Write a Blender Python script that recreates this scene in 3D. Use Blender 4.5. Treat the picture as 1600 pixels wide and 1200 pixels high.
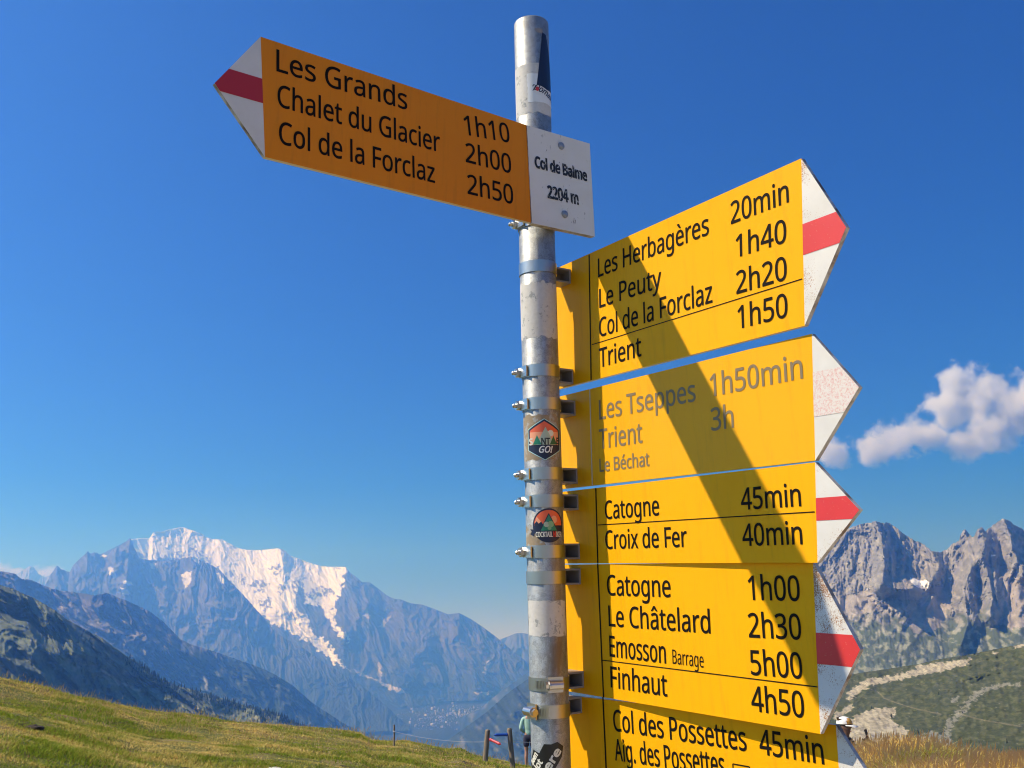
import bpy, bmesh, math, random
import numpy as np
from mathutils import Vector, Matrix
R = math.radians
sc = bpy.context.scene
col = sc.collection
for o in list(bpy.data.objects):
    bpy.data.objects.remove(o)

# ------------------------------------------------------------------ camera
CAM_H = 1.62
PITCH, ROLL = R(14.75), R(1.2)
cam = bpy.data.cameras.new('camera')
cam.sensor_width = 36.0
cam.lens = 36.0 * 1500 / 1600
cam.clip_start, cam.clip_end = 0.05, 120000
co = bpy.data.objects.new('camera', cam)
col.objects.link(co)
def cam_to_world(x, y, z):            # right, up, forward of the tilted camera
    x2 = x * math.cos(ROLL) + y * math.sin(ROLL)
    y2 = -x * math.sin(ROLL) + y * math.cos(ROLL)
    return Vector((x2, z * math.cos(PITCH) - y2 * math.sin(PITCH), z * math.sin(PITCH) + y2 * math.cos(PITCH)))
rx, ry, rz = cam_to_world(1, 0, 0), cam_to_world(0, 1, 0), -cam_to_world(0, 0, 1)
co.matrix_world = Matrix(((rx.x, ry.x, rz.x, 0), (rx.y, ry.y, rz.y, 0), (rx.z, ry.z, rz.z, CAM_H), (0, 0, 0, 1)))
sc.camera = co

# ------------------------------------------------------------------ sky and sun
SUN_EL, SUN_AZ = 46.0, -95.0          # azimuth from +Y towards +X
w = bpy.data.worlds.new("World")
sc.world = w
w.use_nodes = True
nt = w.node_tree
bg = nt.nodes['Background']
sky = nt.nodes.new('ShaderNodeTexSky')
sky.sky_type = 'NISHITA'
sky.sun_disc = False
sky.sun_elevation = R(SUN_EL)
sky.sun_rotation = R(SUN_AZ)
sky.altitude = 2200
sky.air_density = 0.8
sky.dust_density = 0.0
sky.ozone_density = 8.0
hs = nt.nodes.new('ShaderNodeHueSaturation')
hs.inputs['Saturation'].default_value = 1.30
hs.inputs['Hue'].default_value = 0.517
nt.links.new(sky.outputs[0], hs.inputs['Color'])
nt.links.new(hs.outputs[0], bg.inputs[0])
bg.inputs[1].default_value = 0.095
sun = bpy.data.lights.new('sun', 'SUN')
sun.energy = 4.5
sun.angle = R(0.53)
sun.color = (1.0, 0.96, 0.89)
so = bpy.data.objects.new('sun', sun)
col.objects.link(so)
sd = Vector((math.sin(R(SUN_AZ)) * math.cos(R(SUN_EL)), math.cos(R(SUN_AZ)) * math.cos(R(SUN_EL)), math.sin(R(SUN_EL))))
so.rotation_euler = sd.to_track_quat('Z', 'Y').to_euler()
sc.view_settings.view_transform = 'Standard'
sc.view_settings.look = 'None'
sc.view_settings.exposure = 0.47
sc.view_settings.gamma = 1.0
sc.cycles.use_denoising = True
sc.cycles.filter_width = 1.1
sc.cycles.volume_bounces = 4
sc.cycles.max_bounces = 8
sc.cycles.volume_step_rate = 1.0
sc.cycles.volume_max_steps = 256
HAZE_DENSITY = 1.08e-4

# ------------------------------------------------------------------ measured layout (metres and degrees)
SIGNS={"L":{"o":[0.07555,1.48425,0.39583],"u":[0.77772,0.62587,0.05864],"v":[-0.01227,-0.07815,0.99687],"n":[0.62849,-0.776,-0.0531],"c":[[-0.04644,0.42278],[-0.04686,0.2545],[-0.50467,0.2542],[-0.51326,0.42429]],"tip":[[-0.57516,0.33789]],"t":[["Les Grands",-0.48981,0.38128,-0.28111,0.38368,0.03413],["Chalet du Glacier",-0.48775,0.33089,-0.22327,0.33129,0.03032],["Col de la Forclaz",-0.48494,0.27837,-0.23379,0.27962,0.03127],["1h10",-0.17456,0.37275,-0.08487,0.3823,0.04042],["2h00",-0.17444,0.32753,-0.08442,0.32983,0.03404],["2h50",-0.17257,0.2761,-0.08239,0.27831,0.03369]],"l":[],"g":None,"b":[]},"P":{"o":[0.07494,1.48378,0.39562],"u":[0.78852,0.61261,0.05427],"v":[-0.00741,-0.07877,0.99687],"n":[0.61497,-0.78645,-0.05757],"c":[[-0.04972,0.42182],[-0.04572,0.25363],[0.09228,0.25686],[0.0901,0.42503]],"tip":[],"t":[["Col de Balme",-0.03497,0.35233,0.07888,0.35424,0.01946],["2204 m",-0.00969,0.30486,0.05693,0.30725,0.02287]],"l":[],"g":None,"b":[[0.02295,0.4035],[0.02488,0.28285]]},"1":{"o":[0.10238,1.55357,0.40019],"u":[0.52993,-0.84454,-0.07692],"v":[0.01508,-0.08131,0.99657],"n":[-0.84791,-0.52928,-0.03036],"c":[[-0.05755,0.21868],[-0.06246,0.0046],[0.4948,0.00389],[0.50547,0.21991]],"tip":[[0.56643,0.10997]],"t":[["Les Herbagères",0.07567,0.17219,0.33473,0.16931,0.03144],["Le Peuty",0.07711,0.12027,0.22995,0.11804,0.03041],["Col de la Forclaz",0.07539,0.07199,0.33572,0.07033,0.02923],["Trient",0.0736,0.02184,0.17925,0.02217,0.03063],["20min",0.37862,0.1709,0.48136,0.16955,0.03185],["1h40",0.38507,0.12142,0.47356,0.1181,0.03155],["2h20",0.38257,0.07085,0.47102,0.06929,0.03179],["1h50",0.38247,0.02255,0.46885,0.02093,0.02928]],"l":[[0.0542,0.06327,0.49542,0.06368]],"g":[0.05204,0.21735,0.05057,0.00489],"b":[]},"2":{"o":[0.10164,1.55471,0.40061],"u":[0.54803,-0.83358,-0.06936],"v":[0.00725,-0.07819,0.99691],"n":[-0.83643,-0.54684,-0.03681],"c":[[-0.05206,-0.00926],[-0.05781,-0.16613],[0.48916,-0.1665],[0.49743,-0.00918]],"tip":[[0.56,-0.08656]],"t":[["Les Tseppes",0.06923,-0.0626,0.28852,-0.06391,0.0307],["Trient",0.06699,-0.10962,0.17123,-0.11037,0.03066],["Le Béchat",0.06628,-0.14607,0.18519,-0.14668,0.01983],["1h50min",0.31825,-0.0622,0.47927,-0.06236,0.03066],["3h",0.31687,-0.10964,0.35832,-0.10984,0.03096]],"l":[],"g":[0.04618,-0.00961,0.04599,-0.16552],"b":[]},"3":{"o":[0.10156,1.55482,0.4007],"u":[0.54987,-0.83252,-0.06747],"v":[0.00515,-0.0774,0.99699],"n":[-0.83523,-0.54856,-0.03827],"c":[[-0.05275,-0.17117],[-0.05753,-0.28878],[0.48032,-0.29022],[0.48747,-0.16932]],"tip":[[0.54596,-0.23008]],"t":[["Catogne",0.07568,-0.22101,0.2012,-0.22043,0.02797],["Croix de Fer",0.07428,-0.26699,0.25613,-0.26694,0.02742],["45min",0.36301,-0.2209,0.46168,-0.22112,0.0296],["40min",0.36183,-0.26786,0.45982,-0.26753,0.0296]],"l":[[0.05632,-0.22941,0.48177,-0.2293]],"g":[0.05409,-0.17078,0.05328,-0.28926],"b":[]},"4":{"o":[0.10087,1.55585,0.40078],"u":[0.56577,-0.82197,-0.06538],"v":[0.00445,-0.07625,0.99708],"n":[-0.82455,-0.5644,-0.03948],"c":[[-0.0482,-0.29079],[-0.05651,-0.49087],[0.46002,-0.49166],[0.46692,-0.28899]],"tip":[[0.52525,-0.39004]],"t":[["Catogne",0.07386,-0.33755,0.21442,-0.33743,0.02919],["Le Châtelard",0.07502,-0.38396,0.28877,-0.38394,0.02856],["Emosson",0.07467,-0.42894,0.1986,-0.4301,0.02701],["Barrage",0.2123,-0.42936,0.2729,-0.43016,0.01811],["Finhaut",0.07479,-0.47435,0.1983,-0.47532,0.02706],["1h00",0.36122,-0.33755,0.44408,-0.33713,0.0293],["2h30",0.35779,-0.3853,0.44234,-0.38352,0.03065],["5h00",0.35772,-0.43206,0.43992,-0.42994,0.03001],["4h50",0.35523,-0.47688,0.4385,-0.47574,0.02795]],"l":[[0.05568,-0.43607,0.46108,-0.43757]],"g":[0.05261,-0.28977,0.05646,-0.49105],"b":[]},"5":{"o":[0.09869,1.55881,0.4013],"u":[0.6117,-0.78969,-0.04712],"v":[-0.00873,-0.0663,0.99776],"n":[-0.79104,-0.60992,-0.04745],"c":[[-0.05338,-0.49724],[-0.06463,-0.68345],[0.45402,-0.65588],[0.45773,-0.49182]],"tip":[[0.51584,-0.57147]],"t":[["Col des Possettes",0.06595,-0.54002,0.31851,-0.53877,0.0283],["45min",0.34053,-0.53951,0.43651,-0.53956,0.02744],["Aig. des Possettes",0.06649,-0.58235,0.27928,-0.5758,0.02568]],"l":[],"g":[0.04486,-0.49163,0.04488,-0.59696],"b":[]}}
POLE={"p0":[0.04727,1.51917,0.39822],"d":[-0.00065,-0.07673,0.99705],"top":0.643,"clamps":{"1":[0.1933,0.0188],"2":[-0.0353,-0.1479],"3":[-0.1909,-0.2696],"4":[-0.3094,-0.4688],"5":[-0.5086,-0.713],"L":[0.273,0.4425]},"st":{"white_top":0.5076,"sant":-0.0941,"cocktail":-0.2294,"here":-0.576,"paper1":0.1194,"paper2":-0.3713,"navy":0.5435}}
RIDGE={"far":[[-27.897,3.589],[-27.304,3.594],[-27.075,3.695],[-26.798,3.928],[-26.543,4.096],[-26.354,4.032],[-26.11,3.704],[-25.789,3.541],[-25.551,3.609],[-25.136,3.113],[-24.457,2.449]],"aig":[[-26.006,2.617],[-25.673,3.277],[-25.498,3.709],[-25.261,4.145],[-25.125,4.013],[-24.799,3.848],[-24.638,3.783],[-24.455,4.187],[-24.17,4.528],[-23.935,4.734],[-23.822,4.906],[-23.652,4.772],[-23.47,4.877],[-23.17,4.744],[-23.013,4.781],[-22.812,4.681],[-22.611,4.991],[-22.457,5.097],[-22.238,5.203],[-21.93,5.449],[-21.75,5.66],[-21.554,5.247],[-21.364,4.904],[-21.207,4.56],[-20.671,4.46],[-20.001,4.395],[-19.203,4.504],[-18.77,4.612],[-18.333,4.685],[-17.976,4.44],[-17.628,4.335],[-16.92,3.983],[-16.549,3.524],[-16.039,3.029],[-15.455,2.462],[-14.83,1.753],[-14.355,1.257],[-13.875,0.655],[-13.19,0.154],[-12.186,-0.388],[-10.922,-1.251],[-9.552,-2.08],[-8.505,-2.797],[-7.457,-3.647],[-6.843,-4.242],[-6.16,-4.735]],"mb":[[-23.386,4.639],[-21.745,5.591],[-21.418,5.631],[-21.19,5.669],[-20.756,5.641],[-20.548,5.994],[-20.383,6.032],[-20.115,6.036],[-19.785,6.147],[-19.452,6.223],[-19.116,6.299],[-18.876,6.267],[-18.63,6.165],[-18.28,6.063],[-17.928,5.925],[-17.71,5.75],[-17.359,5.647],[-16.873,5.651],[-16.406,5.405],[-15.938,5.157],[-15.584,5.087],[-14.983,5.053],[-14.382,5.09],[-13.815,5.162],[-13.419,5.09],[-13.046,4.729],[-12.574,4.583],[-12.026,4.364],[-11.295,4.143],[-10.75,4.103],[-9.911,4.096],[-9.685,3.804],[-9.165,3.436],[-8.941,3.216],[-8.501,3.211],[-8.056,2.879],[-7.536,2.473],[-7.203,2.288],[-6.687,2.207],[-6.133,1.981],[-5.468,1.898],[-4.839,1.67],[-3.989,1.33],[-3.323,1.389],[-2.695,1.053],[-1.924,0.534],[-1.192,-0.018],[-0.502,-0.602],[0.762,-1.617],[2.204,-2.345]],"mb2":[[-2.533,-1.197],[-1.084,-0.163],[-0.676,-0.028],[-0.117,0.175],[0.253,0.203],[0.658,0.124],[1.55,0.284],[3.409,0.64],[5.599,0.237],[8.903,0.7],[14.167,-0.117]],"v2":[[-4.009,-4.691],[-3.214,-4.303],[-2.198,-3.917],[-0.985,-2.978],[0.607,-1.965],[2.255,-0.763],[4.11,-0.267],[6.375,1.114],[9.355,2.118],[12.613,2.384],[16.176,2.974]],"v1":[[-4.37,-5.725],[-3.328,-5.08],[-1.838,-4.096],[-0.475,-2.989],[0.746,-2.247],[2.61,-1.124],[5.233,0.244],[7.836,1.081],[10.75,1.367],[14.315,1.625],[16.405,1.739]],"mid":[[-31.466,4.81],[-29.707,4.211],[-27.92,3.816],[-27.529,3.756],[-27.225,3.693],[-26.9,3.434],[-26.382,3.372],[-25.968,3.176],[-25.428,2.947],[-24.893,2.815],[-24.393,2.781],[-24.075,2.714],[-23.759,2.68],[-23.309,2.579],[-22.998,2.645],[-22.748,2.712],[-22.487,2.644],[-22.022,2.439],[-21.589,2.268],[-21.017,1.993],[-20.339,1.647],[-19.785,1.232],[-19.184,0.646],[-18.829,0.267],[-18.244,-0.05],[-17.562,-0.268],[-16.773,-0.524],[-15.838,-0.887],[-14.69,-1.291],[-13.67,-1.762],[-12.639,-2.405],[-11.597,-3.318],[-10.527,-4.026],[-9.707,-4.557],[-8.286,-5.173],[-6.15,-6.238]],"near":[[-32.289,4.787],[-30.239,3.881],[-27.847,3.102],[-27.239,2.942],[-26.829,2.715],[-26.299,2.519],[-25.754,2.19],[-25.107,1.792],[-24.58,1.393],[-24.025,1.057],[-23.37,0.685],[-22.714,0.344],[-22.041,-0.166],[-21.368,-0.644],[-20.798,-0.989],[-20.25,-1.434],[-19.574,-1.851],[-18.767,-2.208],[-17.997,-2.433],[-17.22,-2.692],[-16.302,-2.99],[-15.171,-3.363],[-14.589,-3.484],[-13.586,-3.786],[-12.57,-4.256],[-12.149,-4.471],[-11.09,-5.074],[-8.964,-6.471]],"r1":[[3.145,-6.446],[5.042,-3.945],[7.101,-2.357],[9.532,-0.725],[12.544,1.498],[14.406,2.682],[16.275,4.032],[17.768,4.816],[18.282,5.145],[19.027,5.424],[19.66,5.636],[20.136,5.679],[20.481,5.764],[20.768,5.642],[21.165,5.618],[21.498,5.354],[21.911,4.949],[22.328,4.615],[22.757,4.419],[23.155,3.988],[23.589,3.897],[23.925,4.049],[24.174,4.273],[24.544,4.455],[24.76,4.917],[24.933,5.041],[25.168,4.688],[25.278,4.58],[25.586,5.033],[25.779,5.088],[25.905,4.878],[26.381,5.216],[26.845,5.485],[27.127,5.332],[27.364,5.082],[27.718,4.825],[28.791,4.066],[30.352,3.008],[32.725,4.124]],"r2":[[0.948,-8.216],[3.851,-6.62],[6.77,-5.15],[9.664,-4.098],[12.154,-3.509],[14.956,-2.857],[16.666,-2.601],[18.349,-2.348],[19.508,-2.191],[20.979,-1.973],[21.656,-1.881],[22.911,-1.6],[24.008,-1.449],[25.097,-1.237],[26.169,-1.028],[26.924,-0.88],[29.303,-0.262],[32.141,0.439]],"meadow":[[-33.016,-0.121],[-29.729,-0.666],[-27.386,-1.392],[-26.19,-1.686],[-24.969,-2.015],[-22.781,-2.642],[-20.117,-3.3],[-17.359,-3.707],[-15.682,-3.938],[-14.561,-4.081],[-12.842,-4.346],[-11.558,-4.526],[-10.334,-4.703],[-8.89,-4.919],[-8.249,-5.274],[-6.404,-5.433],[-5.37,-5.663],[-4.299,-5.894],[-3.261,-5.888],[-2.547,-6.172],[-1.19,-6.469],[-0.155,-6.69],[0.592,-6.869],[3.112,-7.302],[6.635,-7.625],[11.844,-7.455],[15.251,-6.942],[17.927,-6.365],[19.055,-6.316],[20.381,-6.322],[22.522,-6.459],[24.269,-6.593],[26.159,-6.354],[28.975,-6.139],[31.652,-5.893]]}
POLY={"snow":[[[-22.005,5.95],[-21.354,4.95],[-20.94,4.551],[-18.299,4.568],[-17.488,4.365],[-16.65,3.749],[-16.001,2.924],[-15.242,1.894],[-13.983,1.009],[-12.734,0.478],[-11.471,-0.312],[-10.411,-1.198],[-9.412,-1.739],[-10.154,-1.134],[-10.591,-0.31],[-11.649,0.406],[-11.876,1.025],[-12.634,1.964],[-12.621,3.053],[-12.283,2.914],[-12.151,2.113],[-11.749,1.9],[-11.338,2.102],[-10.731,1.005],[-10.187,0.172],[-9.45,-0.028],[-10.307,0.792],[-10.512,1.83],[-10.347,2.349],[-9.948,3.341],[-9.84,4.154],[-9.847,4.451],[-11.862,5.416],[-13.989,6.047],[-16.069,6.243],[-19.167,7.133],[-20.706,6.688],[-22.044,6.455]]],"mbrock":[[[-21.473,5.002],[-20.722,4.736],[-20.874,4.424],[-21.313,4.494]],[[-20.187,4.612],[-19.327,4.988],[-18.686,5.03],[-18.636,5.365],[-17.894,5.036],[-17.347,4.368],[-17.011,3.884],[-17.667,4.255],[-18.417,4.735],[-19.31,4.729],[-19.822,4.431]],[[-15.983,3.435],[-15.627,3.658],[-15.381,3.134],[-15.781,3.062]],[[-15.327,3.171],[-14.657,3.466],[-14.263,2.939],[-14.844,2.683]],[[-14.162,4.066],[-13.609,4.291],[-13.477,3.799],[-13.956,3.613]],[[-13.038,3.117],[-12.639,3.529],[-12.231,2.657],[-11.704,2.727],[-11.617,2.349],[-12.214,2.169],[-12.598,2.398]],[[-11.859,2.842],[-10.821,3.058],[-10.485,2.637],[-11.276,2.345]],[[-16.735,3.828],[-16.197,4.014],[-15.997,3.696],[-16.54,3.586]],[[-13.747,3.066],[-13.283,3.156],[-13.171,2.686],[-13.635,2.597]],[[-14.823,2.237],[-14.092,2.415],[-13.791,1.89],[-14.436,1.824]],[[-13.132,1.658],[-12.574,1.743],[-12.371,1.275],[-12.93,1.246]]],"moraine":[[[-9.416,-1.577],[-8.523,-1.902],[-7.89,-2.272],[-7.259,-2.489],[-6.68,-2.705],[-6.259,-2.937],[-6.731,-2.955],[-7.466,-2.685],[-8.311,-2.11],[-9.149,-1.886]],[[-7.957,-1.308],[-7.8,-1.311],[-7.764,-2.325],[-7.943,-2.27]],[[-2.564,-3.006],[-1.662,-3.026],[-1.664,-3.136],[-2.406,-3.12]],[[-1.744,-1.24],[-1.531,-1.347],[-1.862,-2.108],[-2.02,-1.952]],[[-8.692,1.646],[-8.474,1.277],[-8.574,0.967],[-8.794,1.387]],[[-7.622,1.158],[-7.199,1.36],[-7.721,0.64],[-7.881,0.695]]],"aigsnow":[[[-22.75,4.056],[-22.54,4.103],[-22.287,3.627],[-22.439,3.513],[-22.671,3.739]],[[-22.077,3.004],[-21.639,2.924],[-21.561,2.607],[-21.889,2.664]],[[-18.941,3.749],[-18.386,3.889],[-18.412,3.401],[-18.665,2.938],[-18.862,3.401]],[[-17.13,3.843],[-16.895,3.748],[-16.521,3.219],[-16.755,3.279]],[[-20.654,4.38],[-20.374,4.324],[-20.405,3.977],[-20.616,4.149]],[[-21.946,3.401],[-21.396,3.288],[-21.437,3.117],[-21.879,3.231]],[[-18.563,4.918],[-18.094,4.686],[-17.952,4.217],[-18.307,4.45]],[[-23.177,4.699],[-22.758,4.818],[-22.854,4.669],[-23.064,4.621]]],"scree":[[[18.07,1.723],[19.392,2.041],[19.996,2.261],[20.12,1.3],[19.852,0.95],[18.672,0.743],[18.114,0.998]],[[21.605,2.321],[22.917,2.035],[23.839,2.351],[23.748,1.188],[22.991,-0.065],[21.738,-0.386],[21.441,0.906],[20.222,1.178],[21.297,1.619]],[[26.498,2.931],[27.477,2.085],[27.18,-0.043],[26.291,-0.136],[25.719,0.272],[26.171,1.681]]],"r1snow":[[[21.849,2.668],[22.197,2.559],[22.745,2.454],[22.883,2.212],[22.78,2.004],[22.267,2.201],[21.898,2.405]],[[23.752,2.531],[23.982,2.615],[23.851,2.444]],[[26.018,3.709],[26.283,3.694],[26.245,3.569],[26.033,3.58]],[[19.579,2.155],[19.755,2.173],[19.686,2.079]]],"scar":[[[17.632,-4.836],[18.478,-4.379],[19.3,-4.092],[20.425,-4.031],[20.188,-4.648],[20.329,-4.87],[20.944,-5.249],[20.324,-5.863],[17.407,-5.905]],[[18.015,-3.353],[19.008,-2.609],[20.04,-2.499],[21.072,-2.276],[21.776,-1.939],[22.889,-1.778],[24.423,-1.544],[24.171,-1.845],[22.834,-2.23],[21.721,-2.394],[20.81,-2.617],[19.198,-2.954],[18.093,-3.697]],[[17.161,-4.384],[18.365,-3.834],[18.16,-4.153],[17.299,-4.724]],[[25.3,-1.296],[25.732,-1.189],[25.605,-1.355],[25.337,-1.408]],[[26.383,-0.975],[26.962,-0.873],[26.939,-1.038],[26.471,-1.088]]],"rockstripe":[[[22.274,-5.881],[22.584,-5.116],[22.973,-4.564],[23.575,-4.009],[24.189,-3.345],[24.87,-2.958],[25.617,-2.814],[26.542,-2.791],[26.524,-2.921],[25.487,-3.011],[24.834,-3.233],[24.252,-3.675],[23.759,-4.227],[23.159,-4.78],[22.89,-5.219],[22.862,-5.869]],[[23.084,-3.682],[23.667,-3.292],[23.397,-3.736],[23.17,-3.847]],[[20.899,-5.635],[22.046,-5.124],[22.436,-5.445],[22.174,-5.829],[21.092,-5.85]]],"nearmeadow":[[[-26.409,0.564],[-25.89,0.34],[-25.035,-0.215],[-23.967,-0.781],[-22.566,-1.47],[-21.269,-1.947],[-19.947,-2.538],[-18.179,-3.041],[-16.847,-3.201],[-12.959,-4.286],[-17.895,-4.086],[-21.203,-2.814],[-23.06,-1.777],[-24.134,-1.205],[-25.197,-0.639],[-25.749,-0.091]],[[-23.856,0.3],[-23.508,-0.143],[-23.037,-0.807],[-22.689,-1.25],[-23.434,-1.012],[-23.902,-0.35]]],"middark":[[[-24.59,2.781],[-22.751,2.746],[-22.037,2.496],[-20.349,1.636],[-19.185,0.658],[-18.255,-0.038],[-18.574,-0.256],[-19.704,0.217],[-21.04,0.69],[-21.314,1.478],[-21.993,1.933],[-23.4,2.278]]],"midlight":[[[-26.599,2.508],[-25.305,2.726],[-24.442,2.283],[-23.458,1.723],[-21.95,1.373],[-21.04,0.69],[-20.125,0.002],[-18.56,-0.481],[-19.41,-0.906],[-20.941,-0.644],[-22.27,0.048],[-23.288,0.948],[-24.374,1.512],[-25.55,2.069]]]}
TRAILS=[[[19.619,-3.241],[19.918,-3.582],[20.985,-3.972],[21.834,-4.189],[22.572,-4.349]],[[23.328,-4.286],[24.445,-4.598],[26.25,-4.889]]]
PATHS=[[[-20.953,-0.478],[-20.615,-0.708],[-20.421,-1.154]],[[-18.649,-0.815],[-18.075,-1.165],[-17.496,-1.573],[-17.244,-2.082],[-17.28,-2.413]],[[-22.584,-1.253],[-21.692,-1.932],[-20.708,-2.347]]]
SPURS={"r1":[[[20.498,5.763],[20.71,4.528],[20.69,3.317],[20.327,2.129]],[[25.601,5.024],[25.317,3.688],[24.446,1.977],[24.426,0.133],[23.974,-0.884]],[[25.884,4.711],[25.668,3.087],[25.803,1.695],[25.546,0.561]],[[26.84,5.446],[27.13,3.705],[27.401,2.658]],[[23.154,3.979],[23.392,3.195],[22.96,2.386]],[[20.354,2.368],[21.125,2.1],[21.915,2.072]]],"mb":[[[-9.914,4.112],[-9.67,2.759],[-9.001,1.182],[-8.141,0.338],[-6.424,-1.954]],[[-6.672,2.222],[-6.447,0.928],[-5.372,-0.545]],[[-3.331,1.373],[-3.445,0.244],[-2.704,-1.014],[-2.191,-2.863]],[[-13.639,5.131],[-13.379,3.841],[-12.282,2.27]],[[-8.935,3.224],[-8.591,1.906],[-9.62,0.573]]],"aig":[[[-23.831,4.883],[-23.551,4.072],[-22.955,3.286],[-22.011,2.158]],[[-21.737,5.637],[-21.309,4.317],[-20.576,3.288],[-18.689,1.559]],[[-18.435,4.684],[-17.669,3.282],[-16.812,2.23],[-14.776,0.579]],[[-22.458,5.108],[-22.395,4.309],[-21.667,3.287]],[[-25.251,4.145],[-24.862,3.502],[-24.18,2.837]]],"mid":[[[-22.749,2.723],[-21.331,1.702],[-19.704,0.217],[-18.103,-0.717]],[[-27.216,3.704],[-25.773,2.288],[-23.582,0.733],[-21.352,-0.853]]],"near":[[[-27.239,2.942],[-26.373,1.208],[-25.749,-0.091],[-24.134,-1.205]],[[-25.117,1.792],[-24.306,0.745],[-24.005,-0.348]],[[-22.714,0.333],[-22.217,-0.611],[-22.392,-1.042]]]}
BR_S={'1': 0.0007, '2': 0.0059, '3': 0.0061, '4': 0.0077, '5': 0.0016}
PICTO=[0.2934, -0.5579, 0.3213, -0.584]
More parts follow.
